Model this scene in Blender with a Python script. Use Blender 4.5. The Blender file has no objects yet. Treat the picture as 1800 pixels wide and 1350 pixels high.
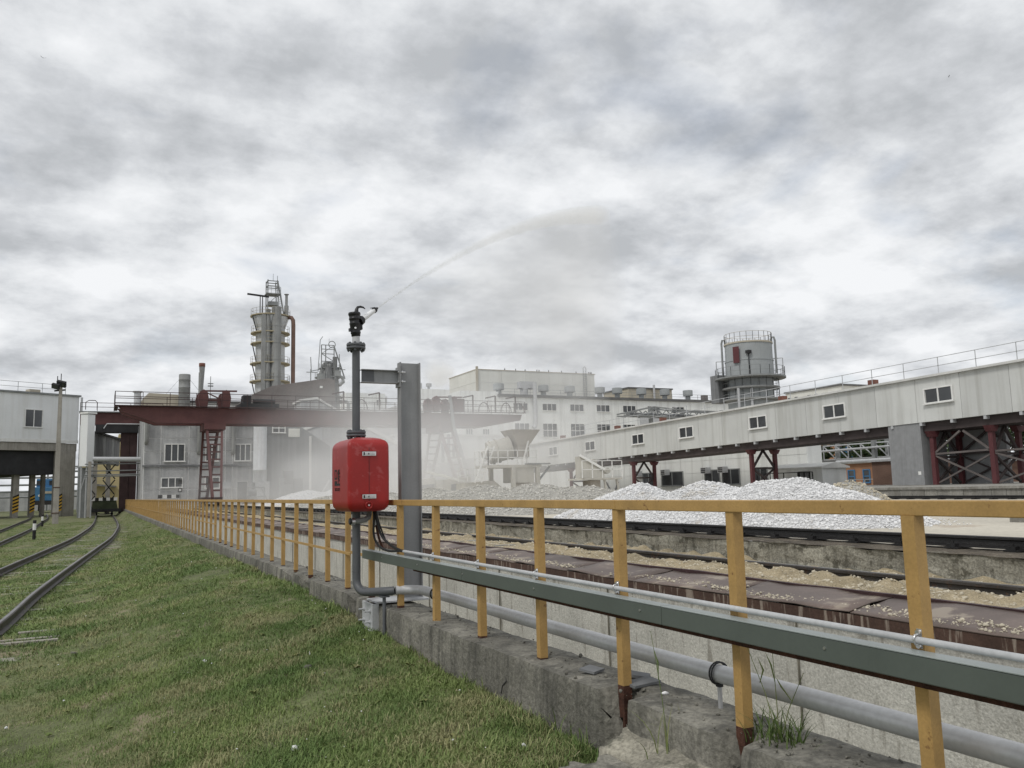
import bpy, math, random
import numpy as np
from mathutils import Vector, Matrix, noise

random.seed(7)
rng = np.random.default_rng(11)
sc = bpy.context.scene
R = math.radians

# ------------------------------------------------------------------ camera
# x = away from the fence, y = along the fence, z = up (metres); the eye is 1.5 m up
YAW, PITCH, ROLL = math.atan(725 / 1480), math.atan(184.8 / 1480), 0.025
cam = bpy.data.objects.new("camera", bpy.data.cameras.new("camera"))
sc.collection.objects.link(cam)
fwd = Vector((math.sin(YAW) * math.cos(PITCH), math.cos(YAW) * math.cos(PITCH), math.sin(PITCH)))
rgt = Vector((math.cos(YAW), -math.sin(YAW), 0))
upv = rgt.cross(fwd)
r2 = rgt * math.cos(ROLL) - upv * math.sin(ROLL)
u2 = upv * math.cos(ROLL) + rgt * math.sin(ROLL)
cam.matrix_world = Matrix(((r2.x, u2.x, -fwd.x, 0), (r2.y, u2.y, -fwd.y, 0), (r2.z, u2.z, -fwd.z, 1.5), (0, 0, 0, 1)))
cam.data.sensor_width = 36
cam.data.lens = 1480 / 1800 * 36
cam.data.clip_start = 0.05
cam.data.clip_end = 3000
sc.camera = cam

# ------------------------------------------------------------------ sky and sun
SUN_EL, SUN_AZ = 52, 245          # degrees; azimuth clockwise from +y
world = bpy.data.worlds.new("World")
sc.world = world
world.use_nodes = True
wn, wl = world.node_tree.nodes, world.node_tree.links
wn.clear()


def wnode(t, **k):
    n = wn.new(t)
    for a, b in k.items():
        setattr(n, a, b)
    return n


w_out = wnode("ShaderNodeOutputWorld")
w_bg = wnode("ShaderNodeBackground")
w_bg.inputs[1].default_value = 0.1
w_sky = wnode("ShaderNodeTexSky", sky_type="NISHITA", sun_disc=False)
w_sky.sun_elevation = R(SUN_EL)
w_sky.sun_rotation = R(SUN_AZ)
w_sky.dust_density = 2.0
w_tc = wnode("ShaderNodeTexCoord")
w_sep = wnode("ShaderNodeSeparateXYZ")
wl.new(w_tc.outputs["Generated"], w_sep.inputs[0])
w_max = wnode("ShaderNodeMath", operation="MAXIMUM")
wl.new(w_sep.outputs[2], w_max.inputs[0])
w_max.inputs[1].default_value = 0.0
w_add = wnode("ShaderNodeMath", operation="ADD")
wl.new(w_max.outputs[0], w_add.inputs[0])
w_add.inputs[1].default_value = 0.27
w_div = wnode("ShaderNodeVectorMath", operation="DIVIDE")
wl.new(w_tc.outputs["Generated"], w_div.inputs[0])
wl.new(w_add.outputs[0], w_div.inputs[1])
w_flat = wnode("ShaderNodeVectorMath", operation="MULTIPLY")
wl.new(w_div.outputs[0], w_flat.inputs[0])
w_flat.inputs[1].default_value = (1, 1, 0)


def wnoise(scale, detail, rough, dist, off):
    a = wnode("ShaderNodeVectorMath", operation="ADD")
    wl.new(w_flat.outputs[0], a.inputs[0])
    a.inputs[1].default_value = off
    n = wnode("ShaderNodeTexNoise")
    wl.new(a.outputs[0], n.inputs["Vector"])
    n.inputs["Scale"].default_value = scale
    n.inputs["Detail"].default_value = detail
    n.inputs["Roughness"].default_value = rough
    n.inputs["Distortion"].default_value = dist
    return n


def wramp(src, stops):
    r = wnode("ShaderNodeValToRGB")
    r.color_ramp.interpolation = "LINEAR"
    while len(r.color_ramp.elements) < len(stops):
        r.color_ramp.elements.new(0.5)
    for e, (p, c) in zip(r.color_ramp.elements, stops):
        e.position = p
        e.color = (c[0], c[1], c[2], 1)
    wl.new(src, r.inputs[0])
    return r


w_n1 = wnoise(2.1, 10, 0.59, 0, (4.1, 1.7, 0))      # banks of cloud
w_n1b = wnoise(2.1, 10, 0.59, 0, (4.1 - 0.07, 1.7 - 0.098, 0))   # the same, a step away from the sun: relief
w_n2 = wnoise(0.7, 4, 0.5, 0.2, (1.3, 8.2, 0))        # thin and thick regions
w_df = wnode("ShaderNodeMath", operation="SUBTRACT")
wl.new(w_n1.outputs["Fac"], w_df.inputs[0])
wl.new(w_n1b.outputs["Fac"], w_df.inputs[1])
w_rel = wnode("ShaderNodeMath", operation="MULTIPLY_ADD")
wl.new(w_df.outputs[0], w_rel.inputs[0])
w_rel.inputs[1].default_value = 1.3
wl.new(w_n1.outputs["Fac"], w_rel.inputs[2])
w_mix = wnode("ShaderNodeMix", data_type="FLOAT")
w_mix.inputs[0].default_value = 0.33
wl.new(w_rel.outputs[0], w_mix.inputs[2])
wl.new(w_n2.outputs["Fac"], w_mix.inputs[3])
w_cl = wramp(w_mix.outputs[0], [(0.30, (5.0, 5.2, 5.45)), (0.42, (6.3, 6.5, 6.78)), (0.51, (7.55, 7.75, 8.0)), (0.66, (9.1, 9.25, 9.45))])
w_n3 = wnoise(2.6, 5, 0.55, 0.3, (9.4, 3.3, 0))
w_gap = wramp(w_n3.outputs["Fac"], [(0.56, (1, 1, 1)), (0.70, (0.72, 0.72, 0.72))])
w_sx = wnode("ShaderNodeMix", data_type="RGBA")
wl.new(w_gap.outputs[0], w_sx.inputs[0])
wl.new(w_sky.outputs[0], w_sx.inputs[6])
wl.new(w_cl.outputs[0], w_sx.inputs[7])
wl.new(w_sx.outputs[2], w_bg.inputs[0])
wl.new(w_bg.outputs[0], w_out.inputs[0])

sun = bpy.data.objects.new("sun", bpy.data.lights.new("sun", "SUN"))
sc.collection.objects.link(sun)
sun.data.energy = 1.5
sun.data.angle = R(14)
sun.data.color = (1.0, 0.965, 0.91)
sdir = Vector((math.sin(R(SUN_AZ)) * math.cos(R(SUN_EL)), math.cos(R(SUN_AZ)) * math.cos(R(SUN_EL)), math.sin(R(SUN_EL))))
sun.rotation_euler = sdir.to_track_quat("Z", "Y").to_euler()
sun.location = sdir * 100

sc.view_settings.view_transform = "Standard"
sc.view_settings.look = "None"
sc.view_settings.exposure = 0.0
sc.view_settings.gamma = 1.0
sc.view_settings.use_curve_mapping = False
sc.cycles.use_denoising = True
sc.cycles.max_bounces = 7
sc.cycles.transparent_max_bounces = 12
sc.cycles.volume_bounces = 4
sc.cycles.volume_max_steps = 128

# ------------------------------------------------------------------ helpers
OFF = {}


class MB:
    """collects simple shapes (world metres) and links them as ONE mesh object"""

    def __init__(s, xf=None):
        s.v, s.f, s.sm, s.xf = [], [], [], xf

    def add(s, vs, fs, sm=False):
        b = len(s.v)
        if s.xf is not None:
            vs = [s.xf @ Vector(p) for p in vs]
        s.v.extend([tuple(p) for p in vs])
        s.f.extend([tuple(i + b for i in q) for q in fs])
        s.sm.extend([sm] * len(fs))
        return s

    def box(s, x0, x1, y0, y1, z0, z1):
        vs = [(x, y, z) for z in (z0, z1) for y in (y0, y1) for x in (x0, x1)]
        return s.add(vs, [(0, 2, 3, 1), (4, 5, 7, 6), (0, 1, 5, 4), (2, 6, 7, 3), (0, 4, 6, 2), (1, 3, 7, 5)])

    def bar(s, p, q, w, h=None):
        p, q = Vector(p), Vector(q)
        h = h or w
        d = (q - p).normalized()
        up = Vector((0, 0, 1)) if abs(d.z) < 0.95 else Vector((0, 1, 0))
        a = d.cross(up).normalized() * (w / 2)
        b = a.cross(d).normalized() * (h / 2)
        vs = [c + i * a + j * b for c in (p, q) for i, j in ((-1, -1), (1, -1), (1, 1), (-1, 1))]
        return s.add(vs, [(0, 3, 2, 1), (4, 5, 6, 7), (0, 1, 5, 4), (1, 2, 6, 5), (2, 3, 7, 6), (3, 0, 4, 7)])

    def tube(s, p, q, r, r2=None, n=12, cap=True):
        p, q = Vector(p), Vector(q)
        r2 = r if r2 is None else r2
        d = (q - p).normalized()
        up = Vector((0, 0, 1)) if abs(d.z) < 0.95 else Vector((0, 1, 0))
        a = d.cross(up).normalized()
        b = a.cross(d).normalized()
        vs = []
        for c, rr in ((p, r), (q, r2)):
            for i in range(n):
                t = 2 * math.pi * i / n
                vs.append(c + a * (rr * math.cos(t)) + b * (rr * math.sin(t)))
        s.add(vs, [(i, (i + 1) % n, n + (i + 1) % n, n + i) for i in range(n)], True)
        if cap:
            s.add(vs[:n], [tuple(range(n - 1, -1, -1))])
            s.add(vs[n:], [tuple(range(n))])
        return s

    def path(s, pts, r, n=10, cap=True):
        pts = [Vector(p) for p in pts]
        m = len(pts)
        rs = r if isinstance(r, (list, tuple)) else [r] * m
        tan = [((pts[min(i + 1, m - 1)] - pts[max(i - 1, 0)]).normalized()) for i in range(m)]
        up = Vector((0, 0, 1)) if abs(tan[0].z) < 0.9 else Vector((0, 1, 0))
        a = tan[0].cross(up).normalized()
        vs = []
        for i in range(m):
            a = (a - tan[i] * a.dot(tan[i])).normalized()
            b = tan[i].cross(a)
            for k in range(n):
                t = 2 * math.pi * k / n
                vs.append(pts[i] + a * (rs[i] * math.cos(t)) + b * (rs[i] * math.sin(t)))
        fs = [(i * n + k, i * n + (k + 1) % n, (i + 1) * n + (k + 1) % n, (i + 1) * n + k) for i in range(m - 1) for k in range(n)]
        s.add(vs, fs, True)
        if cap:
            s.add(vs[:n], [tuple(range(n - 1, -1, -1))])
            s.add(vs[-n:], [tuple(range(n))])
        return s

    def lathe(s, c, prof, n=24, sm=True, cap=True):
        c = Vector(c)
        vs = [c + Vector((r * math.cos(2 * math.pi * i / n), r * math.sin(2 * math.pi * i / n), z)) for r, z in prof for i in range(n)]
        m = len(prof)
        s.add(vs, [(j * n + i, j * n + (i + 1) % n, (j + 1) * n + (i + 1) % n, (j + 1) * n + i) for j in range(m - 1) for i in range(n)], sm)
        if cap:
            s.add(vs[:n], [tuple(range(n - 1, -1, -1))])
            s.add(vs[-n:], [tuple(range(n))])
        return s

    def prism(s, poly, ext):
        ext = Vector(ext)
        n = len(poly)
        vs = [Vector(p) for p in poly] + [Vector(p) + ext for p in poly]
        return s.add(vs, [tuple(range(n)), tuple(range(2 * n - 1, n - 1, -1))] + [(i, i + n, (i + 1) % n + n, (i + 1) % n) for i in range(n)])

    def sweep(s, prof, pts, sm=False):
        """profile (across, up) carried along a polyline, kept upright"""
        pts = [Vector(p) for p in pts]
        m, n = len(pts), len(prof)
        vs = []
        for i in range(m):
            d = (pts[min(i + 1, m - 1)] - pts[max(i - 1, 0)])
            d.z = 0
            d.normalize()
            a = Vector((d.y, -d.x, 0))
            vs += [pts[i] + a * u + Vector((0, 0, w)) for u, w in prof]
        s.add(vs, [(i * n + k, i * n + (k + 1) % n, (i + 1) * n + (k + 1) % n, (i + 1) * n + k) for i in range(m - 1) for k in range(n)], sm)
        s.add(vs[:n], [tuple(range(n - 1, -1, -1))])
        s.add(vs[-n:], [tuple(range(n))])
        return s

    def railing(s, pts, h=1.1, step=2.0, t=0.05, mids=(0.5,)):
        pts = [Vector(p) for p in pts]
        for a, b in zip(pts[:-1], pts[1:]):
            L = (b - a).length
            k = max(1, round(L / step))
            for i in range(k + 1):
                p = a.lerp(b, i / k)
                s.bar(p, p + Vector((0, 0, h)), t)
            for f in (1.0,) + tuple(mids):
                s.bar(a + Vector((0, 0, h * f)), b + Vector((0, 0, h * f)), t)
        return s

    def mesh(s, name, mat, off=(0, 0, 0)):
        me = bpy.data.meshes.new(name)
        v = np.array(s.v, dtype=np.float64) - np.array(off)
        me.from_pydata(v.tolist(), [], s.f)
        me.polygons.foreach_set("use_smooth", s.sm)
        me.materials.append(mat)
        me.update()
        return me

    def build(s, name, mat, parent=None, bevel=0, bseg=2):
        off = OFF[parent.name] if parent is not None else Vector((0, 0, 0))
        o = link(name, s.mesh(name, mat, off), parent)
        OFF[o.name] = Vector(off)
        if bevel:
            m = o.modifiers.new("bevel", "BEVEL")
            m.width = bevel
            m.segments = bseg
            m.limit_method = "ANGLE"
            m.angle_limit = R(40)
        return o


def link(name, data, parent=None, loc=None, rotz=0):
    o = bpy.data.objects.new(name, data)
    sc.collection.objects.link(o)
    o.parent = parent
    if loc is not None:
        o.location = Vector(loc) - (OFF[parent.name] if parent is not None else Vector((0, 0, 0)))
    if rotz:
        o.rotation_euler = (0, 0, rotz)
    return o


def tag(o, label=None, cat=None, group=None, kind=None):
    for k, val in (("label", label), ("category", cat), ("group", group), ("kind", kind)):
        if val:
            o[k] = val
    return o


def thing(name, label, cat, loc=(0, 0, 0), group=None):
    o = bpy.data.objects.new(name, None)
    sc.collection.objects.link(o)
    o.location = loc
    o.empty_display_size = 0.2
    OFF[o.name] = Vector(loc)
    return tag(o, label, cat, group)


def pydata(name, v, f, mat, parent=None, smooth=False):
    me = bpy.data.meshes.new(name)
    me.from_pydata(v, [], f)
    if smooth:
        me.polygons.foreach_set("use_smooth", [True] * len(me.polygons))
    me.materials.append(mat)
    me.update()
    o = link(name, me, parent)
    if parent is not None:
        o.location = -OFF[parent.name]
    OFF[o.name] = Vector((0, 0, 0))
    return o


def fbm(x, y, z=0.0, o=4):
    return noise.fractal(Vector((x, y, z)), 0.9, 2.1, o)


def sstep(a, b, x):
    t = min(1, max(0, (x - a) / (b - a)))
    return t * t * (3 - 2 * t)


# ------------------------------------------------------------------ materials
MATS = {}


def mat(name, col, rough=0.75, var=0.14, scale=2.0, fine=0.0, fscale=60, streak=None, samt=0.4, sscale=1.5, sthr=(0.48, 0.72), szr=0.16 / 3,
        spots=None, pamt=0.0, pscale=9, pthr=0.6, bump=0.0, bscale=30, metal=0.0, spec=0.4, rnd=0.0, wave=0.0, wperiod=0.2, waxis="xy"):
    m = bpy.data.materials.new(name)
    m.use_nodes = True
    nt = m.node_tree
    N, L = nt.nodes, nt.links
    bs = N["Principled BSDF"]
    bs.inputs["Roughness"].default_value = rough
    bs.inputs["Metallic"].default_value = metal
    bs.inputs["Specular IOR Level"].default_value = spec
    geo = N.new("ShaderNodeNewGeometry")
    pos = geo.outputs["Position"]

    def nz(sc_, det=4, vec=None, ro=0.55):
        n = N.new("ShaderNodeTexNoise")
        L.new(vec or pos, n.inputs["Vector"])
        n.inputs["Scale"].default_value = sc_
        n.inputs["Detail"].default_value = det
        n.inputs["Roughness"].default_value = ro
        return n.outputs["Fac"]

    def maprange(src, a, b, c, d):
        r = N.new("ShaderNodeMapRange")
        L.new(src, r.inputs[0])
        for i, x in enumerate((a, b, c, d)):
            r.inputs[i + 1].default_value = x
        return r.outputs[0]

    def mixc(fac, a, b, mode="MIX"):
        x = N.new("ShaderNodeMix")
        x.data_type = "RGBA"
        x.blend_type = mode
        if isinstance(fac, float):
            x.inputs[0].default_value = fac
        else:
            L.new(fac, x.inputs[0])
        for i, c in ((6, a), (7, b)):
            if isinstance(c, tuple):
                x.inputs[i].default_value = (c[0], c[1], c[2], 1)
            else:
                L.new(c, x.inputs[i])
        return x.outputs[2]

    c = tuple(col)
    lo = tuple(max(0, x * (1 - var)) for x in c)
    hi = tuple(min(1, x * (1 + var)) for x in c)
    cur = mixc(maprange(nz(scale), 0.3, 0.7, 0, 1), lo, hi)
    if rnd:
        oi = N.new("ShaderNodeObjectInfo")
        cur = mixc(1.0, cur, mixc(maprange(oi.outputs["Random"], 0, 1, 0, 1), (1 - rnd,) * 3, (1.0,) * 3), "MULTIPLY")
    if fine:
        cur = mixc(1.0, cur, mixc(maprange(nz(fscale, 2), 0.35, 0.65, 0, 1), (1 - fine,) * 3, (1.0,) * 3), "MULTIPLY")
    if streak:
        mp = N.new("ShaderNodeMapping")
        mp.inputs["Scale"].default_value = (sscale * 3, sscale * 3, sscale * 3 * szr)
        L.new(pos, mp.inputs["Vector"])
        cur = mixc(maprange(nz(1.0, 5, mp.outputs[0], 0.6), sthr[0], sthr[1], 0, samt), cur, tuple(streak))
    if spots:
        cur = mixc(maprange(nz(pscale, 5, None, 0.65), pthr, pthr + 0.07, 0, pamt), cur, tuple(spots))
    L.new(cur, bs.inputs["Base Color"])
    h = None
    if bump:
        h = nz(bscale, 5, None, 0.6)
    if wave:
        sp = N.new("ShaderNodeSeparateXYZ")
        L.new(pos, sp.inputs[0])
        ad = N.new("ShaderNodeMath")
        ad.operation = "ADD"
        L.new(sp.outputs[0], ad.inputs[0])
        L.new(sp.outputs[1], ad.inputs[1])
        mu = N.new("ShaderNodeMath")
        mu.operation = "MULTIPLY"
        L.new(ad.outputs[0], mu.inputs[0])
        mu.inputs[1].default_value = 2 * math.pi / wperiod
        si = N.new("ShaderNodeMath")
        si.operation = "SINE"
        L.new(mu.outputs[0], si.inputs[0])
        h = si.outputs[0]
    if h is not None:
        b = N.new("ShaderNodeBump")
        b.inputs["Strength"].default_value = bump or wave
        b.inputs["Distance"].default_value = 0.03 if bump else 0.04
        L.new(h, b.inputs["Height"])
        L.new(b.outputs[0], bs.inputs["Normal"])
    MATS[name] = m
    return m


yellow = mat("yellow_paint", (0.42, 0.262, 0.092), 0.62, 0.13, 6, 0.12, 90, spots=(0.10, 0.035, 0.015), pamt=0.85, pscale=16, pthr=0.635, bump=0.06, bscale=70)
rustm = mat("rust", (0.085, 0.035, 0.022), 0.9, 0.4, 14, 0.3, 60, bump=0.5, bscale=60)
curbm = mat("curb_concrete", (0.215, 0.206, 0.175), 0.92, 0.35, 2.2, 0.35, 45, streak=(0.06, 0.058, 0.05), samt=0.75, sscale=3.0, szr=0.12, sthr=(0.46, 0.66),
            spots=(0.36, 0.34, 0.29), pamt=0.55, pscale=5, pthr=0.62, bump=0.7, bscale=22)
slabm = mat("spilled_mortar", (0.34, 0.32, 0.26), 0.95, 0.3, 4, 0.35, 50, spots=(0.10, 0.10, 0.075), pamt=0.8, pscale=6, pthr=0.56, bump=0.9, bscale=28)
wallm = mat("pale_concrete", (0.53, 0.522, 0.47), 0.92, 0.16, 1.4, 0.28, 55, streak=(0.17, 0.155, 0.125), samt=0.6, sscale=3.4, sthr=(0.56, 0.66), szr=0.14,
            spots=(0.19, 0.17, 0.135), pamt=0.6, pscale=17, pthr=0.63, bump=0.6, bscale=30)
wallm2 = mat("stained_concrete", (0.33, 0.315, 0.26), 0.95, 0.3, 1.6, 0.4, 40, streak=(0.085, 0.08, 0.062), samt=0.85, sscale=2.4,
             spots=(0.075, 0.070, 0.052), pamt=0.8, pscale=6, pthr=0.535, bump=0.9, bscale=20)
grimem = mat("grimy_rail_bed", (0.125, 0.105, 0.080), 0.95, 0.45, 3, 0.4, 40, spots=(0.30, 0.27, 0.21), pamt=0.6, pscale=8, pthr=0.6, bump=0.9, bscale=30)
sheetm = mat("primed_sheet_steel", (0.165, 0.124, 0.105), 0.55, 0.35, 1.3, 0.15, 60, spots=(0.36, 0.31, 0.24), pamt=0.55, pscale=2.6, pthr=0.56, rnd=0.3)
fasciam = mat("rusty_fascia", (0.075, 0.042, 0.03), 0.8, 0.3, 3, 0.2, 50, streak=(0.32, 0.27, 0.22), samt=0.7, sscale=5.0, sthr=(0.55, 0.63), szr=0.10, bump=0.3)
stripm = mat("dark_steel_lip", (0.06, 0.032, 0.033), 0.6, 0.3, 3, 0.2, 40)
railm = mat("rail_steel", (0.045, 0.040, 0.036), 0.55, 0.3, 3, 0.25, 40, spots=(0.12, 0.06, 0.03), pamt=0.5, pscale=8, pthr=0.58, bump=0.3)
railtop = mat("polished_rail_head", (0.20, 0.195, 0.19), 0.35, 0.25, 2, metal=0.7)
crrail = mat("greasy_crane_rail", (0.018, 0.017, 0.017), 0.5, 0.3, 3, 0.2, 40, bump=0.3)
sandm = mat("lime_sand", (0.42, 0.35, 0.23), 0.97, 0.22, 3.5, 0.35, 70, spots=(0.62, 0.55, 0.41), pamt=0.55, pscale=13, pthr=0.56, bump=0.9, bscale=35)
sleeperm = mat("concrete_sleeper", (0.26, 0.255, 0.235), 0.9, 0.2, 4, 0.25, 50, bump=0.3)
oldwood = mat("weathered_wood", (0.36, 0.34, 0.29), 0.9, 0.25, 3, 0.35, 50, bump=0.5)
yardm = mat("dusty_yard", (0.58, 0.54, 0.455), 0.95, 0.15, 0.35, 0.15, 14, spots=(0.30, 0.22, 0.15), pamt=0.5, pscale=0.7, pthr=0.57, bump=0.25, bscale=8)
whitestone = mat("white_limestone", (0.78, 0.78, 0.78), 0.9, 0.14, 9, 0.12, 70, spots=(0.50, 0.46, 0.39), pamt=0.55, pscale=0.9, pthr=0.585)
whitepile = mat("white_gravel_bed", (0.72, 0.72, 0.72), 0.95, 0.2, 8, 0.45, 26, spots=(0.40, 0.36, 0.30), pamt=0.7, pscale=1.0, pthr=0.60, bump=1.0, bscale=20)
greystone = mat("dusty_limestone", (0.58, 0.565, 0.52), 0.95, 0.28, 6, 0.2, 60)
greypile = mat("grey_gravel_bed", (0.47, 0.455, 0.415), 0.95, 0.2, 5, 0.5, 22, bump=1.0, bscale=18)
sandstone = mat("yellow_limestone", (0.49, 0.445, 0.35), 0.95, 0.2, 7)
boxred = mat("red_plastic", (0.31, 0.0160, 0.0145), 0.40, 0.10, 3, 0.08, 60, spots=(0.42, 0.10, 0.10), pamt=0.45, pscale=7, pthr=0.58, bump=0.05, bscale=90)
pipedark = mat("dark_grey_paint", (0.095, 0.10, 0.108), 0.5, 0.12, 5, 0.08, 60)
colm = mat("grey_column_paint", (0.26, 0.265, 0.27), 0.55, 0.10, 3, 0.06, 60, streak=(0.15, 0.15, 0.15), samt=0.4, sscale=4)
galv = mat("galvanised_steel", (0.50, 0.505, 0.51), 0.42, 0.10, 4, 0.10, 40, metal=0.2)
lightpaint = mat("pale_grey_paint", (0.46, 0.47, 0.48), 0.5, 0.12, 5, 0.1, 50)
trunkm = mat("grey_green_paint", (0.095, 0.112, 0.10), 0.42, 0.07, 3, 0.05, 60, spots=(0.2, 0.2, 0.19), pamt=0.3, pscale=25, pthr=0.70)
blackp = mat("black_plastic", (0.012, 0.012, 0.014), 0.38, 0.2, 6)
rubber = mat("black_rubber", (0.013, 0.013, 0.013), 0.6, 0.2, 6)
whitep = mat("white_plastic", (0.74, 0.75, 0.76), 0.4, 0.05, 5)
chrome = mat("bright_steel", (0.62, 0.62, 0.62), 0.28, 0.1, 8, metal=0.9)
gallery_w = mat("gallery_cladding", (0.62, 0.63, 0.61), 0.7, 0.06, 0.6, 0.05, 20, streak=(0.30, 0.295, 0.265), samt=0.55, sscale=0.6, rnd=0.15, wave=0.05, wperiod=0.25)
white_w = mat("white_render", (0.76, 0.775, 0.76), 0.85, 0.05, 0.3, 0.05, 8, streak=(0.42, 0.42, 0.40), samt=0.55, sscale=0.45)
cream_w = mat("cream_panels", (0.70, 0.70, 0.655), 0.85, 0.06, 0.2, 0.05, 5, streak=(0.52, 0.5, 0.45), samt=0.35, sscale=0.4, rnd=0.08)
panel_w = mat("white_cladding", (0.76, 0.77, 0.775), 0.7, 0.04, 0.5, 0.04, 10, streak=(0.52, 0.51, 0.47), samt=0.4, sscale=0.5)
grey_w = mat("grey_wall_panel", (0.40, 0.405, 0.41), 0.9, 0.18, 0.6, 0.14, 7, streak=(0.58, 0.58, 0.57), samt=0.5, sscale=0.8, rnd=0.2)
joint_w = mat("pale_joint", (0.74, 0.74, 0.73), 0.9, 0.15, 1)
dark_w = mat("dark_shed_cladding", (0.16, 0.165, 0.17), 0.85, 0.2, 0.5, 0.1, 6, streak=(0.34, 0.34, 0.34), samt=0.5, sscale=0.7)
brownroof = mat("rust_brown_cladding", (0.20, 0.18, 0.172), 0.85, 0.2, 0.4, 0.15, 5, streak=(0.18, 0.17, 0.165), samt=0.5, sscale=0.6)
roofpale = mat("pale_roof", (0.60, 0.60, 0.58), 0.85, 0.12, 0.6, 0.1, 6)
roofdark = mat("dark_roof_edge", (0.12, 0.12, 0.12), 0.85, 0.2, 1)
cranered = mat("crane_oxide_red", (0.102, 0.042, 0.040), 0.7, 0.22, 0.8, 0.12, 12, streak=(0.07, 0.03, 0.028), samt=0.5, sscale=1)
cranedark = mat("crane_dark_steel", (0.05, 0.028, 0.028), 0.8, 0.3, 1)
supportred = mat("support_red_paint", (0.100, 0.030, 0.033), 0.65, 0.18, 1, 0.1, 14)
supportdk = mat("brown_brace_steel", (0.055, 0.043, 0.042), 0.8, 0.25, 1)
greysteel = mat("grey_steel", (0.24, 0.25, 0.25), 0.7, 0.2, 1, 0.1, 10)
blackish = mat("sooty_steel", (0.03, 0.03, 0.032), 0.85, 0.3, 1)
kilnm = mat("kiln_shell", (0.58, 0.595, 0.61), 0.75, 0.12, 0.3, 0.1, 4, streak=(0.27, 0.26, 0.25), samt=0.6, sscale=0.5)
kilnduct = mat("kiln_duct", (0.28, 0.285, 0.28), 0.8, 0.18, 0.4, 0.12, 4, streak=(0.16, 0.15, 0.14), samt=0.5, sscale=0.6)
kilnyel = mat("faded_yellow_rail", (0.36, 0.315, 0.215), 0.75, 0.15, 1)
dark_joint = mat("damp_joint", (0.16, 0.15, 0.12), 0.95, 0.3, 6)
bracem = mat("brace_steel", (0.12, 0.105, 0.10), 0.8, 0.25, 1)
coverm = mat("pale_trunking_cover", (0.27, 0.30, 0.295), 0.4, 0.08, 3)
brownpipe = mat("brown_pipe", (0.15, 0.095, 0.075), 0.8, 0.2, 0.5)
silom = mat("silo_grey", (0.335, 0.355, 0.36), 0.6, 0.09, 0.25, 0.05, 4, streak=(0.25, 0.26, 0.26), samt=0.4, sscale=0.5)
tanm = mat("tan_render", (0.46, 0.42, 0.34), 0.9, 0.1, 0.4, 0.06, 4)
yelbuild = mat("yellow_render", (0.52, 0.45, 0.26), 0.9, 0.1, 0.4, 0.06, 5)
brickm = mat("orange_brick", (0.40, 0.215, 0.125), 0.9, 0.15, 0.8, 0.2, 14, rnd=0.1)
darkbrick = mat("dark_brick", (0.20, 0.125, 0.095), 0.9, 0.2, 0.8, 0.2, 14)
bluem = mat("blue_paint", (0.055, 0.17, 0.33), 0.55, 0.12, 1)
concpost = mat("concrete_post", (0.34, 0.32, 0.285), 0.9, 0.15, 1.5, 0.15, 20, streak=(0.14, 0.13, 0.12), samt=0.5, sscale=2, bump=0.3)
concplat = mat("platform_blocks", (0.33, 0.32, 0.29), 0.92, 0.2, 0.9, 0.2, 12, streak=(0.13, 0.12, 0.10), samt=0.7, sscale=1.2, spots=(0.2, 0.13, 0.08), pamt=0.5, pscale=0.6, pthr=0.62, rnd=0.2, bump=0.4)
blackpaint = mat("black_paint", (0.012, 0.012, 0.012), 0.6, 0.1, 3)
whitepaint = mat("white_paint", (0.72, 0.72, 0.70), 0.6, 0.08, 3)
hazyel = mat("hazard_yellow", (0.60, 0.36, 0.05), 0.6, 0.1, 3)
machinew = mat("dusty_machine", (0.50, 0.485, 0.44), 0.85, 0.12, 1, 0.08, 12, streak=(0.34, 0.32, 0.28), samt=0.4, sscale=1)
machineg = mat("dusty_hopper", (0.36, 0.33, 0.29), 0.85, 0.2, 1, 0.1, 12)
barkm = mat("bark", (0.085, 0.065, 0.05), 0.95, 0.25, 3, 0.2, 20, bump=0.5)
orangevent = mat("rusty_orange_vent", (0.17, 0.075, 0.055), 0.8, 0.2, 3)


def glassmat():
    m = mat("window_glass", (0.06, 0.065, 0.07), 0.12, 0.5, 0.35, spec=0.6, rnd=0.35)
    return m


glass = glassmat()


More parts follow.
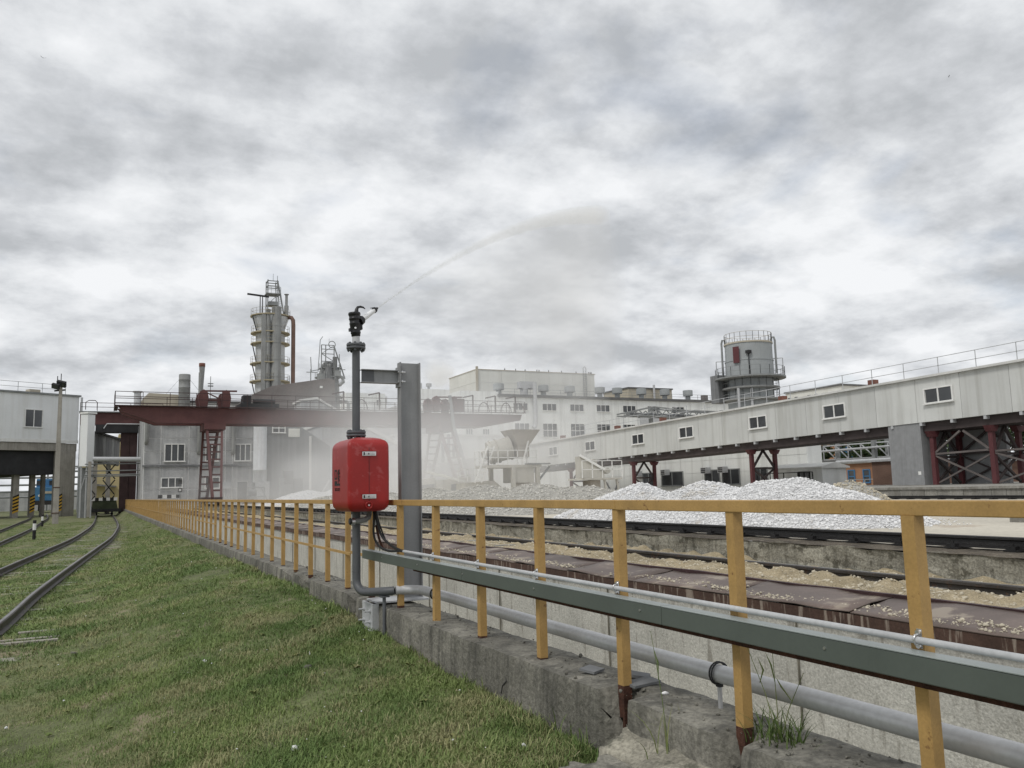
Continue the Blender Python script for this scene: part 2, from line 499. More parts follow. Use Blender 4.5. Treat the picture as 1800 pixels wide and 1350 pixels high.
def leafmat(name, a, b, dry=None, damt=0.0, trans=0.25):
    m = bpy.data.materials.new(name)
    m.use_nodes = True
    N, L = m.node_tree.nodes, m.node_tree.links
    bs = N["Principled BSDF"]
    bs.inputs["Roughness"].default_value = 0.65
    bs.inputs["Specular IOR Level"].default_value = 0.25
    geo = N.new("ShaderNodeNewGeometry")
    oi = N.new("ShaderNodeObjectInfo")
    n1 = N.new("ShaderNodeTexNoise")
    n1.inputs["Scale"].default_value = 0.9
    n1.inputs["Detail"].default_value = 5
    L.new(geo.outputs["Position"], n1.inputs["Vector"])
    x = N.new("ShaderNodeMix")
    x.data_type = "RGBA"
    x.inputs[6].default_value = (*a, 1)
    x.inputs[7].default_value = (*b, 1)
    ad = N.new("ShaderNodeMath")
    ad.operation = "ADD"
    sb = N.new("ShaderNodeMath")
    sb.operation = "MULTIPLY_ADD"
    sb.inputs[1].default_value = 0.7
    sb.inputs[2].default_value = -0.35
    L.new(oi.outputs["Random"], sb.inputs[0])
    mr = N.new("ShaderNodeMapRange")
    mr.inputs[1].default_value = 0.35
    mr.inputs[2].default_value = 0.65
    L.new(n1.outputs["Fac"], mr.inputs[0])
    L.new(mr.outputs[0], ad.inputs[0])
    L.new(sb.outputs[0], ad.inputs[1])
    ad.use_clamp = True
    L.new(ad.outputs[0], x.inputs[0])
    cur = x.outputs[2]
    if dry:
        n2 = N.new("ShaderNodeTexNoise")
        n2.inputs["Scale"].default_value = 1.5
        n2.inputs["Detail"].default_value = 6
        L.new(geo.outputs["Position"], n2.inputs["Vector"])
        a2 = N.new("ShaderNodeMath")
        a2.operation = "MULTIPLY_ADD"
        a2.inputs[1].default_value = 0.22
        L.new(oi.outputs["Random"], a2.inputs[0])
        L.new(n2.outputs["Fac"], a2.inputs[2])
        m2 = N.new("ShaderNodeMapRange")
        m2.inputs[1].default_value = 0.62
        m2.inputs[2].default_value = 0.76
        m2.inputs[4].default_value = damt
        L.new(a2.outputs[0], m2.inputs[0])
        y = N.new("ShaderNodeMix")
        y.data_type = "RGBA"
        y.inputs[7].default_value = (*dry, 1)
        L.new(m2.outputs[0], y.inputs[0])
        L.new(cur, y.inputs[6])
        cur = y.outputs[2]
    L.new(cur, bs.inputs["Base Color"])
    MATS[name] = m
    return m


grassm = leafmat("grass_blade", (0.105, 0.168, 0.048), (0.205, 0.262, 0.088), (0.37, 0.32, 0.19), 0.62)
soilm = mat("turf_soil", (0.150, 0.168, 0.074), 0.97, 0.3, 1.4, 0.35, 30, spots=(0.25, 0.21, 0.14), pamt=0.85, pscale=1.1, pthr=0.55, bump=0.6, bscale=25)
treem = leafmat("tree_leaf", (0.020, 0.034, 0.014), (0.05, 0.075, 0.026))
weedm = leafmat("weed_leaf", (0.07, 0.11, 0.028), (0.13, 0.17, 0.05), (0.25, 0.21, 0.10), 0.5)

# ================================================================== GROUND
def gz(x, y, n=True):
    zc = 0.10 + 0.14 * sstep(4.5, 10, y)
    low = -0.33
    z = zc + (low - zc) * sstep(2.42, -0.8 + 2.5 * sstep(18, 45, y), x)
    if n:
        z += 0.02 * fbm(x * 0.9, y * 0.9, 3.1) + 0.010 * fbm(x * 4, y * 4, 1.2, 2)
    return z


def grid_sheet(name, xs, ys, zf, m, smooth=True):
    nx = len(xs)
    v = [(x, y, zf(x, y)) for y in ys for x in xs]
    f = [(j * nx + i, j * nx + i + 1, (j + 1) * nx + i + 1, (j + 1) * nx + i) for j in range(len(ys) - 1) for i in range(nx - 1)]
    return pydata(name, v, f, m, None, smooth)


xs = [-900, -500, -250, -120, -70, -45, -30, -22, -16, -12] + [-9 + i * 0.5 for i in range(12)] + [-3 + 0.2 * i for i in range(27)] + [2.46]
ys = [-120, -40, -15, -5, -2] + [0.0 + 0.2 * i for i in range(75)] + [15 + 0.6 * i for i in range(50)] + [45 + 2.5 * i for i in range(32)] + [135, 170, 230, 330, 500, 900]
tag(grid_sheet("grass_ground", xs, ys, gz, soilm), kind="structure")

xs = [8.62, 9.5, 10.5, 12, 14, 17, 20, 24, 29, 36, 50, 80, 130, 250, 500, 900]
ys = [-120, -40, -10, 0, 4, 8, 12, 16, 20, 25, 30, 36, 44, 54, 66, 88, 120, 170, 260, 450, 900]
tag(grid_sheet("yard_ground", xs, ys, lambda x, y: 0.68 + (0.02 * fbm(x * 0.3, y * 0.3) if 9.2 < x < 28 and y < 80 else 0), yardm), kind="structure")
b = MB().box(2.83, 8.615, 88.0, 900, 0.2, 0.677)
tag(b.build("yard_apron", yardm), kind="structure")
b = MB().box(2.84, 5.405, -6, 88, -0.80, -0.70)
tag(b.build("trench_floor", wallm), kind="structure")  # unseen behind the kerb; raised and pale to bounce light onto the trench wall

# ------------------------------------------------------------------ curb under the fence
t = thing("curb_wall", "low cracked grey concrete kerb carrying the yellow fence", "kerb", (2.62, 8, 0.0))
ys = [0.3 + 0.03 * i for i in range(390)] + [12 + 0.25 * i for i in range(120)] + [42 + 1.5 * i for i in range(51)]


def kerb_break(y):
    return (sstep(3.73, 3.79, y) * (1 - sstep(3.93, 3.99, y)) + 0.8 * sstep(2.90, 2.93, y) * (1 - sstep(3.0, 3.04, y))
            + 0.5 * math.exp(-((y - 11.3) / 0.3) ** 4) + 0.6 * math.exp(-((y - 12.3) / 0.25) ** 4) + 0.35 * math.exp(-((y - 8.9) / 0.12) ** 4))


def kerb_pt(x, y, z, edge):
    n1 = 0.006 * fbm(x * 7, y * 7, z * 7) + 0.007 * fbm(x * 2, y * 1.6, z * 2 + 5)
    chip = max(0, fbm(y * 5.5, 2.2, 7) - 0.12) * 0.045 * edge
    bk = kerb_break(y) * (0.6 + 0.8 * abs(fbm(y * 14, z * 9, 3)))
    out = max(0, min(1, (2.60 - x) / 0.16))
    return (x + (n1 if x < 2.5 else 0) + chip + bk * 0.15 * out * (1 if z > 0.05 else 0.4), y, z + (0.006 * fbm(x * 8, y * 8, 9) + 0.008 * fbm(0, y * 0.9, 4) if z > 0.36 else 0) - chip * 0.6 - (bk * 0.20 * out if z > 0.3 else 0))


outer = [(2.435, -0.7, 0), (2.43, -0.1, 0), (2.425, 0.03, 0), (2.42, 0.12, 0), (2.42, 0.21, 0), (2.42, 0.29, 0), (2.422, 0.35, 0.2), (2.425, 0.40, 0.6), (2.430, 0.427, 1)]
topp = [(2.430, 0.427, 1), (2.47, 0.431, 0.5), (2.52, 0.433, 0), (2.57, 0.434, 0), (2.62, 0.433, 0), (2.68, 0.431, 0), (2.74, 0.428, 0), (2.79, 0.424, 0), (2.83, 0.418, 0)]
inner = [(2.83, 0.418, 0), (2.832, 0.2, 0), (2.835, -0.2, 0), (2.835, -0.8, 0)]
vs, fs = [], []
for strip in (outer, topp, inner):
    base, n = len(vs), len(strip)
    for y in ys:
        vs += [kerb_pt(x, y, z, e) for (x, z, e) in strip]
    fs += [(base + j * n + i + 1, base + j * n + i, base + (j + 1) * n + i, base + (j + 1) * n + i + 1) for j in range(len(ys) - 1) for i in range(n - 1)]
pydata("kerb_body", vs, fs, curbm, t, True)
b = MB()
for pts in ([(2.43, 5.12, 0.33), (2.424, 5.15, 0.29), (2.421, 5.14, 0.26), (2.42, 5.2, 0.22), (2.42, 5.22, 0.17)],):
    for p, q in zip(pts[:-1], pts[1:]):
        b.bar((p[0] + 0.004, p[1], p[2]), (q[0] + 0.004, q[1], q[2]), 0.010, 0.005)
b.build("crack", blackish, t)

# spilled mortar and broken slab at the kerb's foot
def lump(name, cx, cy, rx, ry, z0, h, m, label, cat, seed, flat=0.5, n=26):
    v = [(cx, cy, z0 + h)]
    rings = 7
    for r in range(1, rings + 1):
        q = r / rings
        for i in range(n):
            a = 2 * math.pi * i / n
            k = q * (1 + 0.25 * fbm(math.cos(a) * 1.3 + seed, math.sin(a) * 1.3, seed))
            x, y = cx + rx * k * math.cos(a), cy + ry * k * math.sin(a)
            z = z0 + h * (1 - sstep(flat, 1.02, q)) + 0.012 * fbm(x * 9, y * 9, seed)
            v.append((x, y, z if r < rings else z0 - 0.08))
    f = [(0, 1 + i, 1 + (i + 1) % n) for i in range(n)]
    for r in range(rings - 1):
        f += [(1 + r * n + i, 1 + (r + 1) * n + i, 1 + (r + 1) * n + (i + 1) % n, 1 + r * n + (i + 1) % n) for i in range(n)]
    o = pydata(name, v, f, m, None, False)
    return tag(o, label, cat)


def patch(name, x0, x1, y0, y1, zf, m, label, cat, seed, nu=16, nv=44, rough=1.0):
    v = []
    for j in range(nv + 1):
        for i in range(nu + 1):
            u, w = i / nu, j / nv
            e = 0.07 * fbm(w * 5 + seed, 1.5, seed)
            e2 = 0.10 * fbm(u * 4 + seed, 7.5, seed)
            x = x0 + (x1 - x0) * u + e * (1 - u)
            y = y0 + (y1 - y0) * w + e2 * (1 if w > 0.5 else -1) * abs(w - 0.5) * 2
            z = zf(u, w) + rough * (0.010 * fbm(x * 13, y * 13, seed) + 0.012 * fbm(x * 3.5, y * 3.5, seed))
            if i == 0 or j == 0 or j == nv:
                z -= 0.12
            v.append((x, y, z))
    n = nu + 1
    f = [(j * n + i, j * n + i + 1, (j + 1) * n + i + 1, (j + 1) * n + i) for j in range(nv) for i in range(nu)]
    o = pydata(name, v, f, m, None, True)
    return tag(o, label, cat)


patch("mortar_spill", 2.23, 2.47, 2.3, 3.74, lambda u, w: 0.215 + 0.10 * u * (0.4 + 0.6 * w), slabm, "pale rough mortar spill against the foot of the kerb", "mortar", 2.2)
patch("broken_slab", 1.93, 2.26, 2.4, 3.66, lambda u, w: 0.195 + 0.02 * w - 0.02 * (1 - u), curbm, "dark broken concrete slab lying in grass beside the mortar spill", "slab", 5.7, 14, 60, 0.35)

# ------------------------------------------------------------------ trench: far wall, steel chute edge, track, back wall
def rough_wall(name, x, z0, z1, y0, y1, thick, m, label, amp=0.012, step=0.25):
    ys = list(np.arange(y0, 26, step)) + list(np.arange(26, y1, 2.0)) + [y1]
    zs = list(np.linspace(z0, z1, 7))
    v, f = [], []
    for y in ys:
        for z in zs:
            v.append((x + amp * fbm(y * 2.2, z * 3, x) + 0.5 * amp * fbm(y * 9, z * 9, x), y, z + (amp * fbm(y * 3, 1, x) if z == zs[-1] else 0)))
        v.append((x + thick, y, z1 + amp * 0.6 * fbm(y * 3, 2, x)))
        v.append((x + thick, y, z0))
    n = len(zs) + 2
    f = [(j * n + i, (j + 1) * n + i, (j + 1) * n + i + 1, j * n + i + 1) for j in range(len(ys) - 1) for i in range(n - 1)]
    return tag(pydata(name, v, f, m, None, False), label, "wall")


rough_wall("trench_wall", 5.41, -0.75, 0.36, 0.5, 88, 0.35, wallm, "pale drip-stained concrete trench wall below the brown steel sheets", 0.010)
rough_wall("retaining_wall", 8.45, 0.2, 0.672, 2.0, 88, 0.17, wallm2, "dark-stained concrete retaining wall behind the sunken track", 0.035)
b = MB().box(2.84, 8.45, 87.9, 88.1, -0.75, 0.66)
tag(b.build("trench_wall", wallm), "concrete end wall closing the far end of the trench", "wall")

t = bpy.data.objects["trench_wall"]
OFF[t.name] = Vector((0, 0, 0))
for i in range(9):
    yj = 2.6 + 3.0 * i
    MB().box(5.385, 5.40, yj, yj + 0.012, -0.7, 0.34).build("form_joint", dark_joint, t)
t = thing("chute_edge", "brown steel sheet edging along the trench wall", "steel edging", (5.7, 4, 0.36))
b = MB()
y = 0.6
while y < 86:
    L = 2.9
    b.box(5.375, 5.405, y, y + L - 0.004, 0.345 + 0.004 * random.random(), 0.452)
    y += L
b.build("fascia", fasciam, t)
y = 0.6
k = 0
while y < 86:
    L = 1.35 + 0.25 * random.random()
    v, f = [], []
    nu, nvv = 7, 6
    sd = random.random() * 50
    tilt = random.uniform(-0.012, 0.012)
    for i in range(nvv):
        for j in range(nu):
            u, w = i / (nvv - 1), j / (nu - 1)
            xx = 5.37 + 0.70 * w
            yy = y + (L - 0.012) * u + 0.16 * w
            zz = 0.458 + 0.055 * w + tilt * (u - 0.5) * 2 + 0.018 * fbm(u * 2.2 + sd, w * 1.6, sd) + 0.01 * w * math.sin(u * 9 + sd)
            v.append((xx, yy, zz))
    f = [(i * nu + j, i * nu + j + 1, (i + 1) * nu + j + 1, (i + 1) * nu + j) for i in range(nvv - 1) for j in range(nu - 1)]
    o = pydata("steel_sheet", v, [q[::-1] for q in f], sheetm, t, True)
    md = o.modifiers.new("solid", "SOLIDIFY")
    md.thickness = 0.008
    y += L
    k += 1
b = MB()
pts = [(6.07 + 0.012 * fbm(yy * 0.9, 0, 2), yy, 0.515 + 0.012 * fbm(yy * 0.7, 3, 1)) for yy in np.arange(0.6, 86, 0.4)]
b.sweep([(-0.012, -0.09), (0.02, -0.09), (0.02, 0.022), (-0.028, 0.022)], pts)
b.build("upturned_lip", stripm, t)

RAILP = [(-0.066, 0), (0.066, 0), (0.066, 0.014), (0.014, 0.034), (0.010, 0.10), (0.036, 0.115), (0.036, 0.142), (0.026, 0.150), (-0.026, 0.150), (-0.036, 0.142), (-0.036, 0.115), (-0.010, 0.10), (-0.014, 0.034), (-0.066, 0.014)]


def make_track(name, label, center, y0, y1, step, rail_z, sl_mat, sl_size, sl_drop, gauge=0.795, sl_y1=None):
    t = thing(name, label, "railway track", (*center(y0), rail_z))
    yy = np.arange(y0, y1 + 0.01, step)
    for s in (-1, 1):
        pts = []
        for y in yy:
            x = center(y)[0]
            d = Vector((center(y + 0.5)[0] - center(y - 0.5)[0], 1.0, 0)).normalized()
            pts.append((x + d.y * gauge * s, y - d.x * gauge * s, rail_z))
        b = MB().sweep([(u * 1.12, w * 1.0) for u, w in RAILP], pts)
        r = b.build("rail", railm, t)
        b = MB().sweep([(-0.022, 0.150), (0.022, 0.150), (0.022, 0.153), (-0.022, 0.153)], pts)
        b.build("rail_head", railtop, r)
    sm = MB().box(-sl_size[0] / 2, sl_size[0] / 2, -sl_size[1] / 2, sl_size[1] / 2, -0.16, 0)
    me = sm.mesh("sleeper", sl_mat)
    y = y0 + 0.2
    i = 0
    while y < (sl_y1 or y1):
        x = center(y)[0]
        d = Vector((center(y + 0.5)[0] - center(y - 0.5)[0], 1.0, 0))
        o = link("sleeper", me, t, (x + random.uniform(-0.05, 0.05), y, rail_z - sl_drop + random.uniform(-0.012, 0.012)), math.atan2(-d.x, d.y) + random.uniform(-0.02, 0.02))
        OFF[o.name] = Vector((0, 0, 0))
        y += 0.62
    return t


tr = make_track("unloading_track", "sunken railway track half buried in lime sand", lambda y: (6.92, y), 0.8, 86, 2.0, 0.345, sleeperm, (2.6, 0.26), -0.062, 0.745)
# sand heaped between and beside the rails
xs = list(np.arange(6.10, 8.47, 0.075))
ys = list(np.arange(1.5, 24, 0.085)) + list(np.arange(24, 86.5, 0.6))


def sandz(x, y):
    ph = (y - 1.0) / 0.62
    heap = 0.5 + 0.5 * math.cos(2 * math.pi * ph + 1.3 * fbm(0, y * 0.4, 7))
    lump_ = max(0, fbm(x * 1.6, y * 0.8, 4.2) + 0.15)
    edge = sstep(6.2, 6.5, x) * (1 - 0.75 * sstep(7.5, 7.66, x)) if x < 7.7 else 0.35 + 0.5 * sstep(7.75, 8.35, x)
    return 0.392 + edge * (0.070 * heap * (0.35 + lump_ * 1.6) + 0.03 * lump_) + 0.016 * fbm(x * 6, y * 6, 2)


o = grid_sheet("sand_bed", xs, ys, sandz, sandm, False)
tag(o, "yellowish lime sand heaped between the sunken rails", "sand", kind="stuff")


# ------------------------------------------------------------------ stones
def ico():
    p = (1 + 5 ** 0.5) / 2
    v = np.array([(-1, p, 0), (1, p, 0), (-1, -p, 0), (1, -p, 0), (0, -1, p), (0, 1, p), (0, -1, -p), (0, 1, -p), (p, 0, -1), (p, 0, 1), (-p, 0, -1), (-p, 0, 1)], float)
    v /= np.linalg.norm(v[0])
    f = np.array([(0, 11, 5), (0, 5, 1), (0, 1, 7), (0, 7, 10), (0, 10, 11), (1, 5, 9), (5, 11, 4), (11, 10, 2), (10, 7, 6), (7, 1, 8), (3, 9, 4), (3, 4, 2), (3, 2, 6), (3, 6, 8), (3, 8, 9), (4, 9, 5), (2, 4, 11), (6, 2, 10), (8, 6, 7), (9, 8, 1)])
    return v, f


ICO = ico()


def stones(name, pts, sizes, m, parent=None):
    v0, f0 = ICO
    n = len(pts)
    if n == 0:
        return None
    V = np.repeat(v0[None], n, 0) * rng.uniform(0.6, 1.3, (n, 12, 1))
    V *= rng.uniform(0.5, 1.15, (n, 1, 3)) * np.array([1.1, 1.0, 0.75])
    a = rng.uniform(0, 2 * np.pi, n)
    bb = rng.uniform(-0.9, 0.9, n)
    ca, sa, cb, sb = np.cos(a), np.sin(a), np.cos(bb), np.sin(bb)
    x, y, z = V[..., 0], V[..., 1], V[..., 2]
    y2, z2 = y * cb[:, None] - z * sb[:, None], y * sb[:, None] + z * cb[:, None]
    V = np.stack([x * ca[:, None] - y2 * sa[:, None], x * sa[:, None] + y2 * ca[:, None], z2], -1)
    V = V * np.asarray(sizes)[:, None, None] + np.asarray(pts)[:, None, :]
    F = (f0[None] + 12 * np.arange(n)[:, None, None]).reshape(-1, 3)
    me = bpy.data.meshes.new(name)
    me.vertices.add(n * 12)
    me.vertices.foreach_set("co", V.reshape(-1))
    me.loops.add(len(F) * 3)
    me.loops.foreach_set("vertex_index", F.reshape(-1).astype(np.int32))
    me.polygons.add(len(F))
    me.polygons.foreach_set("loop_start", np.arange(0, len(F) * 3, 3, dtype=np.int32))
    me.materials.append(m)
    me.update(calc_edges=True)
    o = link(name, me, parent)
    if parent is not None:
        o.location = -OFF[parent.name]
    OFF[o.name] = Vector((0, 0, 0))
    return o


pts, sz = [], []
for _ in range(7000):
    y = 2 + 20 * random.random() ** 1.4
    x = random.uniform(6.15, 8.35)
    pts.append((x, y, sandz(x, y)))
    sz.append(0.010 + 0.022 * random.random() ** 3)
tag(stones("sand_pebbles", pts, sz, sandstone), "small yellowish pebbles strewn over the sand bed", "pebbles", kind="stuff")
pts, sz = [], []
for _ in range(75):
    cy = 2.3 + 20 * random.random()
    cx = random.uniform(5.40, 5.58)
    for _ in range(int(15 + 90 * random.random() ** 2)):
        x, y = cx + abs(random.gauss(0, 0.07)), cy + random.gauss(0, 0.17)
        if 5.38 < x < 6.02:
            pts.append((x, y, 0.462 + 0.055 * (x - 5.37) / 0.7 + 0.012 * random.random()))
            sz.append(0.005 + 0.017 * random.random() ** 3)
tag(stones("sheet_rubble", pts, sz, sandstone), "little heaps of yellow rubble lying on the brown steel sheets", "rubble", kind="stuff")


# ------------------------------------------------------------------ crane rails
v, f = [], []
ys = list(np.arange(2, 24, 0.2)) + list(np.arange(24, 88, 2.0))
for y in ys:
    for k, x in enumerate((8.43, 8.55, 8.7, 8.85, 9.0, 9.12, 9.24)):
        v.append((x + (0.05 * fbm(y * 1.5, x, 2) if k in (0, 6) else 0), y, (0.676 if k == 0 else 0.684 if k == 6 else 0.692) + 0.008 * fbm(x * 6, y * 6, 8)))
f = [(j * 7 + i, j * 7 + i + 1, (j + 1) * 7 + i + 1, (j + 1) * 7 + i) for j in range(len(ys) - 1) for i in range(6)]
tag(pydata("rail_bed", v, f, grimem, None, True), kind="structure")
def crane_rail(name, label, x, y0, y1, z, cy1):
    t = thing(name, label, "crane rail", (x, y0, z))
    P = [(u * 1.15, w * 0.86 + 0.018) for u, w in RAILP]
    b = MB().sweep(P, [(x, y0, z), (x, (y0 + y1) / 2, z), (x, y1, z)])
    b.build("rail", crrail, t)
    cm = MB()
    cm.box(-0.14, 0.14, -0.09, 0.09, 0, 0.018)
    cm.box(-0.13, -0.06, -0.05, 0.05, 0.018, 0.055)
    cm.box(0.06, 0.13, -0.05, 0.05, 0.018, 0.055)
    cm.tube((-0.1, 0, 0.055), (-0.1, 0, 0.085), 0.016, n=6)
    me = cm.mesh("rail_clip", crrail)
    y = y0 + 0.35
    while y < cy1:
        link("rail_clip", me, t, (x, y, z))
        y += 0.72
    return t


crane_rail("crane_rail", "heavy black crane rail on clips along the retaining wall", 8.98, 2.0, 110, 0.698, 60)
crane_rail("crane_rail", "thin dark crane rail at the foot of the concrete block platform", 29.9, 8, 110, 0.684, 40)

# ================================================================== FENCE
FX = 2.55
t = thing("safety_fence", "long yellow painted steel post and rail fence on the kerb", "fence", (FX, 2, 0.43))
pm = MB().box(-0.026, 0.026, -0.026, 0.026, -0.02, 0.945)
pme = pm.mesh("post", yellow)
rm = MB().box(-0.0265, 0.0265, -0.0265, 0.0265, -0.03, 0.014)
rme = rm.mesh("rust_foot", rustm)
for n in range(2, 124):
    y = 3.93 + 0.935 * (n - 4)
    p = link("post", pme, t, (FX, y, 0.43))
    p.rotation_euler = (random.uniform(-0.006, 0.006), random.uniform(-0.006, 0.006), random.uniform(-0.03, 0.03))
    OFF[p.name] = Vector((FX, y, 0.43))
    if n < 34:
        fo = link("rust_foot", rme, p, (FX, y, 0.43))
        fo.scale.z = random.uniform(0.3, 2.2)
for y in (3.93, 2.995):
    b = MB().box(FX - 0.0255, FX + 0.0255, y - 0.0255, y + 0.0255, 0.18, 0.44)
    b.build("rusted_post_stub", rustm, t)
y = 0.99
k = 0
while y < 115.5:
    L = 2.93 if y < 40 else 9.0
    b = MB().box(FX - 0.027, FX + 0.027, y, y + L - 0.003, 1.374 + 0.0015 * (k % 2), 1.427)
    o = b.build("top_rail", yellow, t, 0.004)
    y += L
    k += 1
for (a, c, za, zb) in ((7.2, 9.3, 0.845, 0.855), (9.3, 19.9, 0.835, 0.84), (21.3, 26.0, 0.845, 0.85), (27.6, 115, 0.85, 0.86)):
    b = MB().bar((FX - 0.034, a, za), (FX - 0.034, c, zb), 0.012, 0.03)
    b.build("middle_strip", yellow, t)
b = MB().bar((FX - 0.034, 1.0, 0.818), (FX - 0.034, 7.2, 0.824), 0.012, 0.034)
b.build("middle_strip", rustm, t)  # rusty bar; its dark brown doubles as the shadow under the trunking

# ------------------------------------------------------------------ cable trunking and conduit on the fence
t = thing("cable_trunking", "grey-green metal cable trunking bolted along the fence posts", "trunking", (2.48, 4, 0.84))
for (a, c) in ((0.9, 3.42), (3.423, 5.92), (5.923, 8.58)):
    b = MB().box(2.442, 2.508, a, c, 0.836, 0.921)
    b.build("trunking_length", trunkm, t, 0.004)
    b = MB().box(2.439, 2.512, a + 0.002, c - 0.002, 0.9215, 0.9265)
    b.build("cover", coverm, t, 0.0015)
b = MB()
for y in (2.4, 3.6, 4.75, 5.9, 6.9, 7.9):
    b.tube((2.4435, y, 0.885), (2.438, y, 0.885), 0.006, n=8)
b.build("screw", chrome, t)
t = thing("conduit", "thin pale grey conduit clipped above the cable trunking", "conduit", (2.5, 4, 0.96))
b = MB().path([(2.506, 0.9, 0.958), (2.505, 3.0, 0.960), (2.504, 5.0, 0.962), (2.505, 7.45, 0.965)], 0.0125, 12)
b.build("conduit_tube", lightpaint, t)
for n in (2, 4, 5, 6, 7):
    y = 3.93 + 0.935 * (n - 4) - 0.012
    b = MB().box(2.5185, 2.5225, y - 0.010, y + 0.010, 0.93, 0.995)
    b.tube((2.522, y, 0.983), (2.508, y, 0.983), 0.009, n=8)
    b.tube((2.522, y, 0.939), (2.508, y, 0.939), 0.009, n=8)
    b.path([(2.52, y, 0.978), (2.497, y, 0.976), (2.489, y, 0.962), (2.497, y, 0.946), (2.52, y, 0.944)], 0.004, 6)
    b.build("clip", chrome, t)

# ------------------------------------------------------------------ water supply pipe, riser, cabinet, nozzle
PX, PY = 2.25, 8.10
t = thing("water_pipe", "grey water pipe running along the kerb behind the fence posts", "pipe", (2.72, 5, 0.43))
pts = [(2.72, y, 0.592 + 0.004 * math.sin(y)) for y in np.arange(0.9, 7.45, 0.35)]
a = Vector((2.72, 7.45, 0.595))
for i in range(1, 9):
    q = i / 8 * math.pi / 2
    pts.append((2.72 - 0.22 * (1 - math.cos(q)), 7.45 + 0.22 * math.sin(q), 0.595))
b = MB().path(pts, 0.043, 20)
b.build("pale_pipe", galv, t)
pts = [(2.49, 7.672, 0.594), (2.47, 7.68, 0.592), (2.42, 7.72, 0.588), (2.38, 7.80, 0.58), (2.34, 7.88, 0.572), (2.295, 7.975, 0.566)]
for i in range(1, 8):
    q = i / 7 * math.pi / 2
    pts.append((2.295 - 0.045 * math.sin(q), 7.975 + 0.125 * math.sin(q) ** 1.0, 0.566 + 0.11 * (1 - math.cos(q))))
pts += [(PX, PY, 0.72), (PX, PY, 1.0), (PX, PY, 1.33)]
b = MB().path(pts, 0.0395, 20)
b.build("riser_foot", pipedark, t)
b = MB().tube((PX, PY, 0.752), (PX, PY, 0.758), 0.042, n=20)
b.build("weld_ring", pipedark, t)
for y, x in ((3.36, 2.72), (7.2, 2.72)):
    b = MB()
    for dy in (-0.008, 0.008):
        b.path([(x + 0.052 * math.cos(q), y + dy, 0.593 + 0.052 * math.sin(q)) for q in np.linspace(0, 2 * math.pi, 20)], 0.0045, 6, False)
    b.box(x - 0.012, x + 0.012, y - 0.014, y + 0.014, 0.53, 0.548)
    b.build("clamp", blackish, t)
    b = MB().tube((x, y, 0.42), (x, y, 0.535), 0.011, n=8)
    b.build("stand", galv, t)
b = MB().tube((2.40, 7.70, 0.20), (2.41, 7.73, 0.545), 0.017, n=10)
b.box(2.37, 2.45, 7.69, 7.77, 0.535, 0.548)
b.build("stand", pipedark, t)

# steel column with arm
t = thing("steel_column", "grey steel I-beam column on a clamped base plate behind the fence", "steel column", (2.80, 8.1, 0.43))
z0, z1 = 0.472, 2.80
b = MB().box(2.703, 2.897, 8.096, 8.106, z0, z1)
b.build("web", colm, t)
for x in (2.692, 2.897):
    b = MB().box(x, x + 0.011, 8.05, 8.15, z0, z1 + 0.004)
    b.build("flange", colm, t, 0.002)
b = MB().box(2.40, 2.93, 7.93, 8.27, 0.452, 0.470)
b.build("base_plate", lightpaint, t, 0.003)
b = MB().box(2.355, 2.372, 7.93, 8.27, 0.20, 0.452)
b.box(2.372, 2.42, 7.93, 7.942, 0.20, 0.452)
b.box(2.372, 2.42, 8.258, 8.27, 0.20, 0.452)
b.box(2.33, 2.355, 7.93, 8.27, 0.20, 0.214)
b.build("clamp_bracket", lightpaint, t, 0.002)
b = MB()
for y in (8.0, 8.2):
    for z in (0.28, 0.38):
        b.tube((2.356, y, z), (2.30, y, z), 0.009, n=8)
        b.tube((2.356, y, z), (2.342, y, z), 0.018, n=6)
b.build("stud", lightpaint, t)
za, zb = 2.585, 2.72
b = MB().box(2.305, 2.68, 8.098, 8.104, za + 0.008, zb - 0.008)
b.build("arm_web", colm, t)
b = MB().box(2.303, 2.43, 8.09, 8.0975, za + 0.010, zb - 0.010)
b.build("arm_stiffener", pipedark, t)
for z in (za, zb - 0.008):
    b = MB().box(2.30, 2.68, 8.062, 8.138, z, z + 0.008)
    b.build("arm_flange", colm, t, 0.0015)
b = MB().box(2.680, 2.6915, 8.03, 8.17, za - 0.035, zb + 0.035)
b.build("arm_end_plate", colm, t)
b = MB()
for y in (8.052, 8.148):
    for z in (za + 0.02, zb - 0.02):
        b.tube((2.665, y, z), (2.745, y, z), 0.008, n=8)
        b.tube((2.703, y, z), (2.716, y, z), 0.016, n=6)
b.build("bolt", chrome, t)

# riser above the cabinet and nozzle
t = thing("water_cannon", "black water cannon head on a dark grey riser pipe above the red box", "water cannon", (PX, PY, 2.0))
b = MB().tube((PX, PY, 2.10), (PX, PY, 2.93), 0.0385, n=20)
b.build("riser", pipedark, t)


def flange(z, m, par):
    b = MB()
    b.lathe((PX, PY, z), [(0.04, -0.028), (0.092, -0.026), (0.094, -0.023), (0.094, -0.006), (0.092, -0.003), (0.05, -0.002)], 28)
    b.lathe((PX, PY, z), [(0.05, 0.002), (0.092, 0.003), (0.094, 0.006), (0.094, 0.023), (0.092, 0.026), (0.04, 0.03)], 28)
    f = b.build("flange", m, par)
    b = MB()
    for i in range(8):
        q = 2 * math.pi * (i + 0.5) / 8
        x, y = PX + 0.074 * math.cos(q), PY + 0.074 * math.sin(q)
        b.tube((x, y, z - 0.052), (x, y, z + 0.042), 0.007, n=8)
        b.tube((x, y, z - 0.044), (x, y, z - 0.028), 0.014, n=6)
        b.tube((x, y, z + 0.026), (x, y, z + 0.038), 0.014, n=6)
    b.build("bolt", pipedark, f)
    return f


